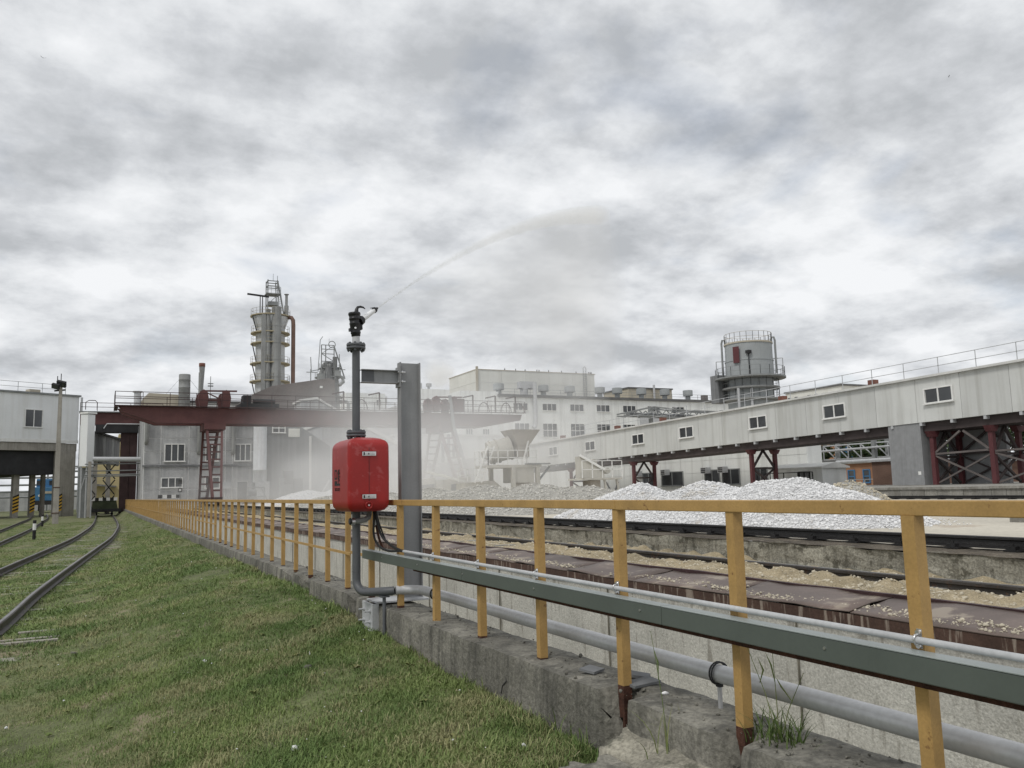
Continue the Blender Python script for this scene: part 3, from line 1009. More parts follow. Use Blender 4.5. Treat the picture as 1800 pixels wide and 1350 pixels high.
flange(2.945, pipedark, t)
flange(2.075, pipedark, t)
b = MB().tube((PX, PY, 2.965), (PX, PY, 3.052), 0.038, n=20)
b.build("grey_neck", galv, t)
tl = Matrix.Translation((PX, PY, 3.045)) @ Matrix.Rotation(R(-4), 4, "Y")
b = MB(tl)
b.lathe((0, 0, 0), [(0.036, 0), (0.044, 0.006), (0.046, 0.03), (0.050, 0.034), (0.050, 0.05), (0.047, 0.056), (0.052, 0.075), (0.053, 0.12), (0.056, 0.125), (0.056, 0.14), (0.052, 0.145),
                     (0.054, 0.17), (0.058, 0.174), (0.058, 0.188), (0.054, 0.192), (0.056, 0.215), (0.061, 0.22), (0.061, 0.236), (0.058, 0.245), (0.03, 0.25)], 24)
b.box(-0.066, -0.03, -0.02, 0.02, 0.055, 0.085)
b.box(0.03, 0.066, -0.03, 0.03, 0.07, 0.12)
b.build("head_body", blackp, t)
# barrel leans over the fence, away from the camera
bdir = Vector((math.sin(R(62)) * math.cos(R(35)), math.cos(R(62)) * math.cos(R(35)), math.sin(R(35))))
b0 = Vector((PX + 0.03, PY, 3.20))
b = MB().tube(b0, b0 + bdir * 0.045, 0.050, 0.046, 20)
b.tube(b0 + bdir * 0.045, b0 + bdir * 0.06, 0.040, 0.036, 20)
b.build("barrel_socket", blackp, t)
b = MB().tube(b0 + bdir * 0.05, b0 + bdir * 0.265, 0.0285, 0.0235, 20)
b.build("barrel", whitep, t)
b = MB().tube(b0 + bdir * 0.255, b0 + bdir * 0.28, 0.030, 0.028, 20)
b.tube(b0 + bdir * 0.28, b0 + bdir * 0.315, 0.020, 0.012, 16)
side = bdir.cross(Vector((0, 0, 1))).normalized()
upb = side.cross(bdir)
b.bar(b0 + bdir * 0.235 + upb * 0.04, b0 + bdir * 0.28 + upb * 0.024, 0.03, 0.006)
b.build("nozzle_tip", blackp, t)
b = MB()
hp = [Vector((PX + 0.005, PY, 3.29)), Vector((PX + 0.008, PY, 3.325)), Vector((PX + 0.02, PY + 0.004, 3.347)), Vector((PX + 0.048, PY + 0.008, 3.356)), Vector((PX + 0.078, PY + 0.012, 3.352)), Vector((PX + 0.10, PY + 0.016, 3.338))]
b.path(hp, [0.024, 0.018, 0.014, 0.012, 0.009, 0.004], 10)
b.build("hammer_arm", blackp, t)
b = MB().tube((PX - 0.02, PY - 0.05, 3.125), (PX - 0.02, PY - 0.056, 3.125), 0.010, n=10)
b.build("badge", whitep, t)

# red cabinet
CX, CY = 2.275, 8.06
t = thing("red_cabinet", "red plastic control cabinet around the riser pipe in front of the fence", "cabinet", (CX, CY, 1.30))
zb_, zt_ = 1.325, 2.035
nA = 96
rows = [(0.0, 0.60), (0.012, 0.80), (0.045, 0.955), (0.085, 0.995), (0.11, 1.0), (0.25, 1.004), (0.36, 1.006), (0.46, 1.004), (0.60, 1.0), (0.622, 0.988), (0.645, 0.945), (0.668, 0.84), (0.688, 0.62), (0.700, 0.34), (0.705, 0.10)]
v, f = [], []
for z, k in rows:
    for i in range(nA):
        a = 2 * math.pi * i / nA
        p = 26
        c, s_ = math.cos(a), math.sin(a)
        rr = 1 / ((abs(c) ** p + abs(s_) ** p) ** (1 / p))
        v.append((CX + 0.20 * c * rr * (1 - (1 - k) * 0.8), CY + 0.315 * s_ * rr * (1 - (1 - k) * 0.62), zb_ + z))
m = len(rows)
f = [(j * nA + i, j * nA + (i + 1) % nA, (j + 1) * nA + (i + 1) % nA, (j + 1) * nA + i) for j in range(m - 1) for i in range(nA)]
f += [tuple(range(nA - 1, -1, -1)), tuple(range((m - 1) * nA, m * nA))]
o = pydata("shell", v, f, boxred, t, True)
b = MB().box(CX - 0.001, CX + 0.001, CY - 0.3185, CY - 0.312, zb_ + 0.09, zb_ + 0.60)
b.build("door_seam", blackish, t)
for z in (1.445, 1.845):
    b = MB().box(CX - 0.068, CX + 0.066, CY - 0.326, CY - 0.315, z, z + 0.040)
    l = b.build("latch", chrome, t, 0.003)
    b = MB().box(CX - 0.052, CX + 0.052, CY - 0.334, CY - 0.327, z + 0.008, z + 0.033)
    b.build("latch_lever", galv, l, 0.003)
    b = MB().box(CX - 0.013, CX - 0.004, CY - 0.3355, CY - 0.3345, z + 0.013, z + 0.028)
    b.box(CX - 0.056, CX - 0.046, CY - 0.3355, CY - 0.3345, z + 0.006, z + 0.034)
    b.build("latch_slot", blackp, l)
    b = MB().box(CX - 0.078, CX + 0.076, CY - 0.324, CY - 0.31, z + 0.0425, z + 0.047)
    b.build("drip_lip", boxred, l)
zc = 1.385
b = MB()
b.path([(CX - 0.005 + 0.030 * math.cos(q), CY - 0.323, zc + 0.030 * math.sin(q)) for q in np.linspace(0, 2 * math.pi, 24)], 0.0055, 8, False)
k = b.build("round_cap", boxred, t)
b = MB().tube((CX - 0.005, CY - 0.312, zc), (CX - 0.005, CY - 0.326, zc), 0.008, n=10)
b.build("cap_screw", chrome, k)
b = MB()
for i in range(3):
    q = i * 1.047 + 0.4
    b.bar((CX - 0.005 + 0.028 * math.cos(q), CY - 0.321, zc + 0.028 * math.sin(q)), (CX - 0.005 - 0.028 * math.cos(q), CY - 0.321, zc - 0.028 * math.sin(q)), 0.006)
b.build("cap_spoke", boxred, k)
b = MB().path([(PX + 0.02 + 0.05 * (i / 12), PY - 0.03 + 0.012 * math.sin(i * 1.4), 2.037 + 0.008 * math.cos(i * 2.1)) for i in range(13)], 0.006, 6)
b.build("gasket", rubber, t)
# black printed mark on the side facing the grass
FXL = CX - 0.2035


def mk(b, y0, z0, y1, z1, w):
    b.bar((FXL, y0, z0), (FXL, y1, z1), 0.002, w) if abs(y1 - y0) > abs(z1 - z0) else b.box(FXL - 0.001, FXL + 0.001, y0 - w / 2, y0 + w / 2, min(z0, z1), max(z0, z1))


b = MB()
Y0, Z0 = 8.235, 1.73
# D
b.box(FXL - .001, FXL + .001, Y0 - 0.014, Y0, Z0 - 0.095, Z0)
b.box(FXL - .001, FXL + .001, Y0 - 0.075, Y0 - 0.014, Z0 - 0.018, Z0)
b.box(FXL - .001, FXL + .001, Y0 - 0.075, Y0 - 0.014, Z0 - 0.095, Z0 - 0.078)
b.box(FXL - .001, FXL + .001, Y0 - 0.092, Y0 - 0.075, Z0 - 0.080, Z0 - 0.015)
# lower block
b.box(FXL - .001, FXL + .001, Y0 - 0.05, Y0, Z0 - 0.155, Z0 - 0.11)
b.box(FXL - .001, FXL + .001, Y0 - 0.195, Y0 - 0.062, Z0 - 0.155, Z0 - 0.135)
b.box(FXL - .001, FXL + .001, Y0 - 0.095, Y0 - 0.062, Z0 - 0.135, Z0 - 0.112)
# rays
c0 = (Y0 - 0.112, Z0 - 0.060)
for q in (-62, -34, -8, 18, 42, 66):
    p = Vector((FXL, c0[0] - 0.02 * math.cos(R(q)), c0[1] + 0.02 * math.sin(R(q))))
    e = Vector((FXL, c0[0] - 0.088 * math.cos(R(q)), c0[1] + min(0.058, 0.088 * math.sin(R(q)) if q > 0 else 0.088 * math.sin(R(q)))))
    b.bar(p, e, 0.002, 0.013)
# small letters underneath
for i, y in enumerate((0.005, 0.035, 0.065, 0.11, 0.14, 0.175)):
    b.box(FXL - .001, FXL + .001, Y0 - y - 0.018, Y0 - y, Z0 - 0.186, Z0 - 0.178)
    b.box(FXL - .001, FXL + .001, Y0 - y - 0.018, Y0 - y, Z0 - 0.205, Z0 - 0.198)
    b.box(FXL - .001, FXL + .001, Y0 - y - (0.007 if i % 2 else 0.018), Y0 - y - (0.001 if i % 2 else 0.012), Z0 - 0.205, Z0 - 0.178)
b.build("printed_logo", blackpaint, t)

# valve elbow under the cabinet and the black hoses
t = thing("drain_elbow", "grey pipe elbow with steel coupling under the red cabinet", "pipe elbow", (PX, PY, 1.3))
q0 = Vector((PX + 0.10, PY - 0.04, 1.335))
pts = [(PX + 0.115, PY - 0.05, 1.34), (PX + 0.113, PY - 0.055, 1.30), (PX + 0.10, PY - 0.075, 1.265), (PX + 0.06, PY - 0.10, 1.245), (PX + 0.0, PY - 0.105, 1.235), (PX - 0.05, PY - 0.105, 1.232)]
b = MB().path(pts, 0.0265, 14)
b.build("elbow", greysteel, t)
b = MB().tube((PX - 0.045, PY - 0.105, 1.232), (PX - 0.075, PY - 0.105, 1.232), 0.034, n=14)
b.build("coupling", chrome, t)
b = MB().tube((PX - 0.075, PY - 0.105, 1.232), (PX - 0.10, PY - 0.105, 1.232), 0.024, n=12)
b.bar((PX - 0.088, PY - 0.105, 1.20), (PX - 0.088, PY - 0.105, 1.265), 0.014)
b.build("hose_cap", blackish, t)
for i, (pts, rr, lab) in enumerate((
        ([(2.385, 7.98, 1.35), (2.382, 7.95, 1.25), (2.37, 7.92, 1.10), (2.40, 7.86, 1.00), (2.455, 7.74, 0.955), (2.492, 7.55, 0.962), (2.503, 7.44, 0.965)], 0.011, "black cable looping lowest from the red cabinet into the conduit"),
        ([(2.40, 7.97, 1.35), (2.408, 7.93, 1.22), (2.43, 7.86, 1.09), (2.47, 7.72, 1.01), (2.495, 7.52, 0.972), (2.506, 7.43, 0.967)], 0.012, "thick black cable drooping straight from the red cabinet to the conduit"),
        ([(2.41, 7.99, 1.35), (2.425, 7.96, 1.24), (2.45, 7.90, 1.12), (2.468, 7.86, 1.045)], 0.008, "short black cable end hanging loose below the red cabinet"),
        ([(2.415, 8.0, 1.35), (2.412, 7.98, 1.20), (2.435, 7.96, 1.06), (2.47, 7.93, 0.95)], 0.012, "brownish cable hanging down behind the trunking end"))):
    P = [Vector(p) for p in pts]
    C = []
    for k in range(len(P) - 1):
        p0, p1, p2, p3 = P[max(k - 1, 0)], P[k], P[k + 1], P[min(k + 2, len(P) - 1)]
        for s_ in range(5):
            u = s_ / 5
            C.append(0.5 * ((2 * p1) + (p2 - p0) * u + (2 * p0 - 5 * p1 + 4 * p2 - p3) * u * u + (3 * p1 - p0 - 3 * p2 + p3) * u ** 3))
    C.append(P[-1])
    b = MB().path(C, rr, 8)
    tag(b.build("cable", rustm if i == 3 else rubber), lab, "cable", "cables under the red cabinet")
b = MB().box(2.37, 2.405, 7.955, 7.958, 1.19, 1.24)
tag(b.build("paper_tag", whitep), "small white paper tag hanging on the cables", "tag")

# ================================================================== LEFT TRACKS
CT = [(-6, -3.4), (5, -2.6), (14, -1.95), (18, -1.78), (25, -1.34), (33, -0.80), (41.5, -0.25), (51, 0.12), (58, 0.33), (67, 0.46), (77, 0.52), (90, 0.55), (104, 0.55), (125, 0.5)]
CTy, CTx = np.array([c[0] for c in CT]), np.array([c[1] for c in CT])


def curve_interp(Y, X):
    def fn(y):
        i = int(np.clip(np.searchsorted(Y, y) - 1, 0, len(Y) - 2))
        def sl(k):
            k = int(np.clip(k, 1, len(Y) - 2))
            return (X[k + 1] - X[k - 1]) / (Y[k + 1] - Y[k - 1])
        h = Y[i + 1] - Y[i]
        t_ = (y - Y[i]) / h
        m0, m1 = sl(i) * h, sl(i + 1) * h
        return (float((2 * t_ ** 3 - 3 * t_ ** 2 + 1) * X[i] + (t_ ** 3 - 2 * t_ ** 2 + t_) * m0 + (-2 * t_ ** 3 + 3 * t_ ** 2) * X[i + 1] + (t_ ** 3 - t_ ** 2) * m1), y)
    return fn


trackA = curve_interp(CTy, CTx)
make_track("railway_track", "curving railway track sunk in the grass beside the fence", trackA, 6, 118, 0.8, -0.29, oldwood, (2.7, 0.25), 0.04, 0.78, 70)
trackB = curve_interp(np.array([20, 33.0, 41, 59, 80, 96, 130]), np.array([-4.0, -4.35, -4.4, -4.45, -4.9, -5.3, -7.0]))
make_track("railway_track", "railway track at the far left leading under the white building", trackB, 22, 128, 1.5, -0.29, oldwood, (2.7, 0.25), 0.05, 0.78, 30)
for i, (y, x0, x1, lab) in enumerate(((13.72, -0.95, -0.27, "farthest of three bare wooden sleepers in the grass"), (12.97, -1.45, -0.40, "middle of three bare wooden sleepers in the grass"), (12.72, -1.65, -0.42, "nearest of three bare wooden sleepers in the grass"))):
    b = MB()
    z = gz((x0 + x1) / 2, y) + 0.012
    b.box(x0, x1, y - 0.045, y + 0.045, z - 0.12, z + 0.035)
    tag(b.build("bare_sleeper", oldwood, None, 0.008), lab, "sleeper", "bare sleepers by the near rail")

# ================================================================== WINDOWS
WM = {}


def win_meshes(w, h, cols, rows, frame=None, t=0.09):
    frame = frame or whitepaint
    key = (w, h, cols, rows, frame.name)
    if key not in WM:
        b = MB()
        b.box(-w / 2 - t, w / 2 + t, -0.07, 0.03, -t, 0)
        b.box(-w / 2 - t, w / 2 + t, -0.07, 0.03, h, h + t)
        b.box(-w / 2 - t, -w / 2, -0.07, 0.03, 0, h)
        b.box(w / 2, w / 2 + t, -0.07, 0.03, 0, h)
        for i in range(1, cols):
            x = -w / 2 + w * i / cols
            b.box(x - t / 2, x + t / 2, -0.06, 0.03, 0, h)
        for j in range(1, rows):
            z = h * j / rows
            b.box(-w / 2, w / 2, -0.055, 0.03, z - t / 2, z + t / 2)
        b.box(-w / 2 - t * 1.6, w / 2 + t * 1.6, -0.16, -0.07, -t * 1.3, -t * 0.5)
        fm = b.mesh("window", frame)
        pms = []
        for i in range(cols):
            p = MB().box(-w / 2 + w * i / cols + t / 2, -w / 2 + w * (i + 1) / cols - t / 2, -0.025, -0.015, 0.001, h - 0.001)
            pms.append(p.mesh("pane", glass))
        WM[key] = (fm, pms)
    return WM[key]


def window(parent, loc, rotz, w, h, cols=2, rows=1, frame=None):
    fm, pms = win_meshes(w, h, cols, rows, frame)
    o = link("window", fm, parent, loc, rotz)
    for p in pms:
        link("pane", p, o)
    return o


WX = -math.pi / 2      # turn for walls that face -x (the fence)


# ================================================================== GRAVEL PILES
def pile(name, cones, xr, yr, step, bed, stone, nst, srange, label, seed, power=1.15, extra=None):
    def h(x, y):
        v = 0
        for (cx, cy, hh, rx, ry) in cones:
            d = math.hypot((x - cx) / rx, (y - cy) / ry)
            v += (hh * (1 - d ** 1.2)) ** 4 if d < 1 else 0
        if v <= 0:
            return -0.06
        v = 1.0 * v ** 0.25
        v = 0.80 * v if v < 0.35 else 0.28 + 0.80 * (v - 0.35)
        return v * (1 + 0.07 * fbm(x * 1.1, y * 1.1, seed)) + 0.025 * fbm(x * 2.2, y * 2.2, seed + 3) - 0.02
    xs = list(np.arange(xr[0], xr[1], step))
    ys = list(np.arange(yr[0], yr[1], step))
    H = [[h(x, y) for x in xs] for y in ys]
    nx = len(xs)
    v = [(x, y, 0.68 + H[j][i]) for j, y in enumerate(ys) for i, x in enumerate(xs)]
    f = []
    for j in range(len(ys) - 1):
        for i in range(nx - 1):
            if max(H[j][i], H[j][i + 1], H[j + 1][i], H[j + 1][i + 1]) > -0.04:
                f.append((j * nx + i, j * nx + i + 1, (j + 1) * nx + i + 1, (j + 1) * nx + i))
    t = thing(name, label, "gravel heap", (np.mean(xr), np.mean(yr), 0.68))
    pydata("heap", v, f, bed, t, True)
    pts, sz = [], []
    tries = 0
    while len(pts) < nst and tries < nst * 6:
        tries += 1
        x, y = random.uniform(*xr), yr[0] + (yr[1] - yr[0]) * random.random()
        q = h(x, y)
        if q > 0.0:
            pts.append((x, y, 0.68 + q + 0.01))
            sz.append(srange[0] * 0.8 + (srange[1] * 1.35 - srange[0]) * random.random() ** 3)
    # strays around the foot
    for _ in range(nst // 12):
        x, y = random.uniform(xr[0] + 0.4, xr[1]), random.uniform(yr[0] + 0.8, yr[1])
        if -0.06 <= h(x, y) < 0.1 and h(x, y + 0.6) > 0:
            pts.append((x, y, 0.69))
            sz.append(srange[0] + 0.3 * (srange[1] - srange[0]) * random.random())
    o = stones("loose_stones", pts, sz, stone, t)
    tag(o, kind="stuff")
    return t


pile("white_gravel_heap", [(12.0, 17.5, 1.16, 1.95, 1.9), (12.1, 18.7, 0.80, 1.9, 1.5), (12.3, 15.3, 1.18, 2.1, 2.0), (12.4, 13.8, 1.0, 2.1, 2.0), (12.6, 12.7, 1.06, 2.2, 2.1), (12.7, 11.6, 0.75, 1.8, 1.35), (13.3, 13.2, 1.0, 2.4, 2.2)],
     (9.9, 15.6), (9.0, 20.8), 0.11, whitepile, whitestone, 24000, (0.014, 0.034), "big white limestone gravel heap beside the black crane rail", 3.3)
pile("grey_gravel_heap", [(14.4, 27.5, 1.26, 3.6, 4.6), (14.0, 31.5, 1.30, 3.7, 5.5), (13.8, 37.0, 1.22, 3.5, 7.0), (13.6, 44.0, 1.10, 3.3, 8.0), (13.6, 53.0, 1.0, 3.2, 9.0), (15.3, 25.2, 1.08, 3.2, 3.0)],
     (9.9, 19.0), (21.8, 63), 0.22, greypile, greystone, 24000, (0.02, 0.05), "long grey-brown crushed stone heap behind the white one", 8.1)
pile("yellow_gravel_patch", [(14.0, 14.4, 1.16, 1.5, 1.3), (14.2, 13.0, 1.10, 1.5, 1.4)], (12.0, 16.6), (9.8, 15.6), 0.12, greypile, sandstone, 3200, (0.015, 0.04),
     "small tan stone heap showing over the white heap's crest", 5.9)
pile("pale_powder_heap", [(15.5, 71, 1.5, 4.0, 3.0), (18.5, 71.5, 1.7, 3.5, 3.0)], (11, 22.5), (67, 75), 0.3, sleeperm and whitepile, whitestone, 1200, (0.03, 0.08), "low pale powder heap in the dust before the dark shed", 1.9)

# ================================================================== GANTRY CRANE
GY = 80.0
t = thing("gantry_crane", "dark red gantry crane with two legs spanning the stone yard", "gantry crane", (9, GY, 0.85))
zt, zb = 9.35, 7.93
for dy in (-1.25, 1.25):
    poly = [(1.2, GY + dy - 0.28, zt), (39.5, GY + dy - 0.28, zt - 0.15), (39.3, GY + dy - 0.28, zt - 0.75), (35.4, GY + dy - 0.28, zb), (4.2, GY + dy - 0.28, zb), (1.6, GY + dy - 0.28, zt - 0.55)]
    MB().prism(poly, (0, 0.56, 0)).build("girder", cranered, t)
b = MB().box(0.9, 39.8, GY - 1.9, GY - 1.53, zt - 0.02, zt + 0.05)
b.box(0.9, 39.8, GY + 1.53, GY + 1.9, zt - 0.02, zt + 0.05)
b.box(0.9, 1.2, GY - 1.9, GY + 1.9, zt - 0.12, zt + 0.05)
b.build("walkway", cranedark, t)
b = MB().railing([(0.95, GY - 1.88, zt + 0.05), (0.95, GY + 1.88, zt + 0.05)], 1.15, 1.9, 0.06)
b.railing([(0.95, GY - 1.88, zt + 0.05), (39.7, GY - 1.88, zt)], 1.15, 2.2, 0.05)
b.railing([(0.95, GY + 1.88, zt + 0.05), (39.7, GY + 1.88, zt)], 1.15, 2.2, 0.05)
b.build("railing", cranedark, t)
for x, s_ in ((9.0, 1), (31.0, -1)):
    for dy in (-1.55, 1.55):
        leg = MB()
        top = Vector((x, GY + dy * 0.75, zb + 0.1))
        bot = Vector((x - 0.15 * s_, GY + dy * 3.4, 1.35))
        for w in (-0.55, 0.55):
            leg.bar(top + Vector((w * 1.2, 0, 0)), bot + Vector((w * 0.62, 0, 0)), 0.2, 0.36)
        for k in range(1, 10):
            p = top.lerp(bot, k / 10)
            ww = 0.55 * (1.2 + (0.62 - 1.2) * k / 10)
            leg.bar(p + Vector((-ww, 0, 0)), p + Vector((ww, 0, 0)), 0.16, 0.14)
        leg.build("leg", cranered, t)
    b = MB().box(x - 0.9, x + 0.9, GY - 1.9, GY + 1.9, zb - 0.55, zb + 0.02)
    b.build("leg_head", cranered, t)
    b = MB().box(x - 0.3 - 0.15 * s_, x + 0.3 - 0.15 * s_, GY - 6.6, GY + 6.6, 1.0, 1.45)
    b.build("end_carriage", cranedark, t)
    for dy in (-6.0, -4.6, 4.6, 6.0):
        b = MB().tube((x - 0.12 * s_ - 0.1, GY + dy, 1.02), (x - 0.12 * s_ + 0.1, GY + dy, 1.02), 0.22, n=14)
        b.build("wheel", cranedark, t)
    for dx in (-0.95, 0.95):
        for dy in (-1.2, 1.2):
            b = MB()
            c = [(x + dx - 0.30, GY + dy - 0.25, zt), (x + dx - 0.45, GY + dy - 0.25, zt + 0.9), (x + dx - 0.3, GY + dy - 0.25, zt + 1.45), (x + dx, GY + dy - 0.25, zt + 1.62), (x + dx + 0.3, GY + dy - 0.25, zt + 1.45), (x + dx + 0.42, GY + dy - 0.25, zt + 0.9), (x + dx + 0.32, GY + dy - 0.25, zt)]
            b.prism(c, (0, 0.5, 0))
            b.build("portal_cheek", cranered, t)
    b = MB().bar((x - 1.0, GY - 1.2, zt + 1.5), (x + 1.9, GY - 1.2, zt + 1.55), 0.14)
    b.bar((x - 1.0, GY - 1.2, zt + 1.5), (x + 0.9, GY - 1.2, zt + 0.6), 0.1)
    b.bar((x - 0.8, GY - 1.2, zt + 0.7), (x + 0.9, GY - 1.2, zt + 0.7), 0.2)
    b.build("portal_tie", cranered, t)
b = MB().box(11.2, 14.6, GY - 1.5, GY + 1.5, zt + 0.1, zt + 0.45)
b.box(11.5, 12.2, GY - 0.9, GY + 0.4, zt + 0.45, zt + 1.25)
b.box(12.6, 14.0, GY - 1.1, GY + 0.9, zt + 0.45, zt + 0.85)
b.tube((12.4, GY - 0.9, zt + 0.65), (14.3, GY - 0.9, zt + 0.65), 0.28, n=12)
b.build("trolley", blackish, t)
b = MB()
for x in (20.5, 24.0, 33.8, 36.3, 38.6):
    b.bar((x, GY - 1.88, zt), (x, GY - 1.88, zt + 1.7), 0.12)
    b.bar((x, GY - 1.88, zt + 1.7), (x - 1.1, GY - 1.88, zt + 1.45), 0.12)
b.build("lamp_bracket", cranedark, t)
b = MB()
for x in (22.2, 35.0, 37.5, 39.0):
    b.path([(x + 0.6 * math.cos(q), GY - 1.9, zt + 1.0 * math.sin(q)) for q in np.linspace(0, math.pi, 9)], 0.05, 6)
b.build("cable_loop", cranedark, t)
b = MB().box(31.9, 33.0, GY - 1.6, GY - 0.6, zt + 0.05, zt + 1.35)
b.build("electric_box", cranered, t)
b = MB()
b.bar((31.6, GY - 2.1, zb - 0.2), (33.4, GY - 2.6, 1.2), 0.30, 0.10)
b.bar((31.6, GY - 2.1, zb - 0.2), (31.2, GY - 2.1, zt + 1.6), 0.30, 0.10)
b.build("stair_stringer", greysteel, t)

# second girder behind, at the left
t = thing("crane_girder", "bright dark red crane girder behind the left end of the gantry crane", "crane", (1.5, 101, 0))
b = MB().box(-2.1, 6.0, 100, 101.6, 9.45, 10.75)
b.build("girder", cranered, t)
b = MB().box(-2.2, 6.1, 99.7, 101.9, 10.75, 10.85)
b.build("walkway", greysteel, t)
b = MB().railing([(-2.1, 99.8, 10.85), (6.0, 99.8, 10.85)], 0.9, 1.6, 0.05)
b.path([(-1.6, 99.8, 11.0), (-1.6, 99.8, 11.8), (-1.3, 99.8, 12.0), (-0.7, 99.8, 12.0), (-0.5, 99.8, 11.8), (-0.5, 99.8, 11.0)], 0.04, 6)
b.build("railing", cranedark, t)
b = MB().box(1.9, 2.75, 100.2, 101.4, 0, 9.45)
b.build("leg", cranedark, t)
b = MB().box(2.76, 3.55, 100.25, 101.35, 0, 9.45)
b.build("leg", cranedark, t)
b = MB().box(-0.6, 3.6, 99.9, 101.5, 8.6, 9.44)
b.build("cross_head", blackish, t)
b = MB().path([(0.2, 99.6, 9.0), (0.5, 99.6, 9.5), (4.2, 99.6, 9.5), (4.4, 99.6, 9.3)], 0.06, 8)
b.build("cable_pipe", lightpaint, t)

# ================================================================== GREY PANEL BUILDING (left centre)
t = thing("grey_panel_building", "dusty grey panel building with white windows behind the crane leg", "building", (9, 91, 0.68))
x0, x1, y0 = 3.75, 14.35, 90.0
b = MB().box(x0, x1, y0, 104, 0.5, 9.95)
b.build("wall", joint_w, t)
zs = [0.7, 2.25, 4.55, 4.75, 6.0, 7.35, 8.7, 9.9]
xx = [x0 + 0.02, 5.3, 7.9, 8.9, 11.4, 12.1, 14.3]
wins = [(6.6, 5.12, 1.75, 1.6, 3, 1), (13.1, 5.12, 1.5, 1.6, 3, 1), (6.4, 2.55, 1.85, 0.85, 3, 1), (6.6, 8.8, 2.4, 0.9, 3, 1), (12.9, 8.8, 1.8, 0.9, 3, 1), (10.1, 5.12, 1.1, 1.6, 2, 1), (10.2, 2.4, 1.3, 1.0, 2, 1)]
for j in range(len(zs) - 1):
    for i in range(len(xx) - 1):
        g = 0.055
        b = MB().box(xx[i] + g, xx[i + 1] - g, y0 - 0.05 - 0.01 * random.random(), y0, zs[j] + g * 0.7, zs[j + 1] - g * 0.7)
        b.build("wall_panel", grey_w, t)
for j in range(4):
    b = MB().box(x0 - 0.05, x0, y0 + 3.4 * j + 0.03, y0 + 3.4 * j + 3.37, 0.7, 9.9)
    b.build("wall_panel", grey_w, t)
for (x, z, w, h, c, r_) in wins:
    window(t, (x, y0 - 0.06, z), 0, w, h, c, r_)
b = MB().box(x0 - 0.1, x1, y0 - 0.16, y0 - 0.061, 4.52, 4.72)
b.build("string_course", dark_w, t)
b = MB().box(x0 - 0.15, x1, y0 - 0.15, 104.2, 9.95, 10.1)
b.build("roof", roofdark, t)
for (x, a, c) in ((4.0, 7.0, 10.0), (8.85, 6.0, 14.0), (12.15, 6.0, 10.0)):
    b = MB().path([(x, y0 - 0.35, c), (x, y0 - 0.35, a + 0.2), (x, y0 - 0.30, a), (x, y0 - 0.02, a - 0.15)], 0.2, 12)
    b.build("vent_duct", kilnduct, t)
b = MB().box(12.6, 13.6, y0 - 0.09, y0 - 0.061, 0.75, 2.95)
d = b.build("door", dark_w, t)
b = MB().box(12.55, 12.6, y0 - 0.12, y0 - 0.061, 0.75, 3.0)
b.box(13.6, 13.65, y0 - 0.12, y0 - 0.061, 0.75, 3.0)
b.box(12.55, 13.65, y0 - 0.12, y0 - 0.061, 2.95, 3.0)
b.build("door_frame", whitepaint, d)
b = MB().box(11.2, 12.0, y0 - 0.25, y0 - 0.061, 2.2, 2.9)
b.build("meter_box", lightpaint, t)

# steps, pump set and dark post in the dust before the building
t = thing("pump_set", "grey pump machinery on a frame by the building door", "pump", (14, 88.2, 0.68))
b = MB()
for x in (13.4, 14.9):
    for y in (87.6, 88.8):
        b.bar((x, y, 0.68), (x, y, 2.3), 0.1)
for z in (1.4, 2.3):
    b.bar((13.4, 87.6, z), (14.9, 87.6, z), 0.1)
    b.bar((13.4, 88.8, z), (14.9, 88.8, z), 0.1)
b.bar((15.4, 87.6, 0.68), (14.6, 87.6, 2.2), 0.09)
b.build("frame", greysteel, t)
b = MB().tube((13.5, 88.2, 1.8), (14.8, 88.2, 1.8), 0.35, n=14)
b.tube((13.9, 88.2, 2.1), (13.9, 88.2, 2.8), 0.14, n=10)
b.build("pump_body", dark_w, t)
b = MB().box(12.8, 13.8, 87.2, 88.2, 0.66, 1.15)
tag(b.build("rusty_bin", rustm, None, 0.03), "small rusty bin on the ground by the pump machinery", "bin")
b = MB().box(16.15, 16.6, 86.2, 86.6, 0.66, 3.2)
tag(b.build("dark_post", dark_w, None, 0.03), "short dark square post before the dark shed", "post")

# rooftop blocks and stacks behind
t = thing("roof_block_building", "beige rooftop block rising behind the crane's left end", "building", (8, 130, 0))
MB().prism([(5.0, 128, 0), (5.0, 128, 15.3), (5.8, 128, 16.2), (11.0, 128, 16.0), (11.0, 128, 0)], (0, 12, 0)).build("wall", tanm, t)
b = MB().box(11.0, 20, 128.5, 140, 0, 15.0)
b.build("side_block", white_w, t)
b = MB().box(10.9, 20.2, 128.3, 140, 15.0, 15.3)
b.build("roof_edge", roofdark, t)
b = MB().tube((4.3, 126, 13), (4.3, 126, 16.0), 0.45, n=14)
b.tube((4.3, 126, 16.0), (4.3, 126, 16.15), 0.65, n=14)
b.build("roof_vent", galv, t)
t = thing("grey_stack", "short wide grey steel stack above the beige roof block", "chimney", (10.4, 127, 0))
b = MB().lathe((10.4, 127, 0), [(0.78, 12), (0.78, 16.9), (0.80, 16.92), (0.80, 17.0), (0.78, 17.02), (0.78, 18.0), (0.80, 18.02), (0.80, 18.1), (0.78, 18.12), (0.78, 18.8), (0.74, 18.85), (0.66, 18.8)], 20)
b.build("shell", kilnduct, t)
b = MB()
for s_ in (-1, 1):
    b.bar((10.4 + 0.8 * s_, 127, 18.0), (10.4 + 2.4 * s_, 127, 16.0), 0.03)
b.build("guy_wire", greysteel, t)
t = thing("flared_stack", "slim flared steel stack with rusty rim above the crane portal", "chimney", (12.6, 126, 0))
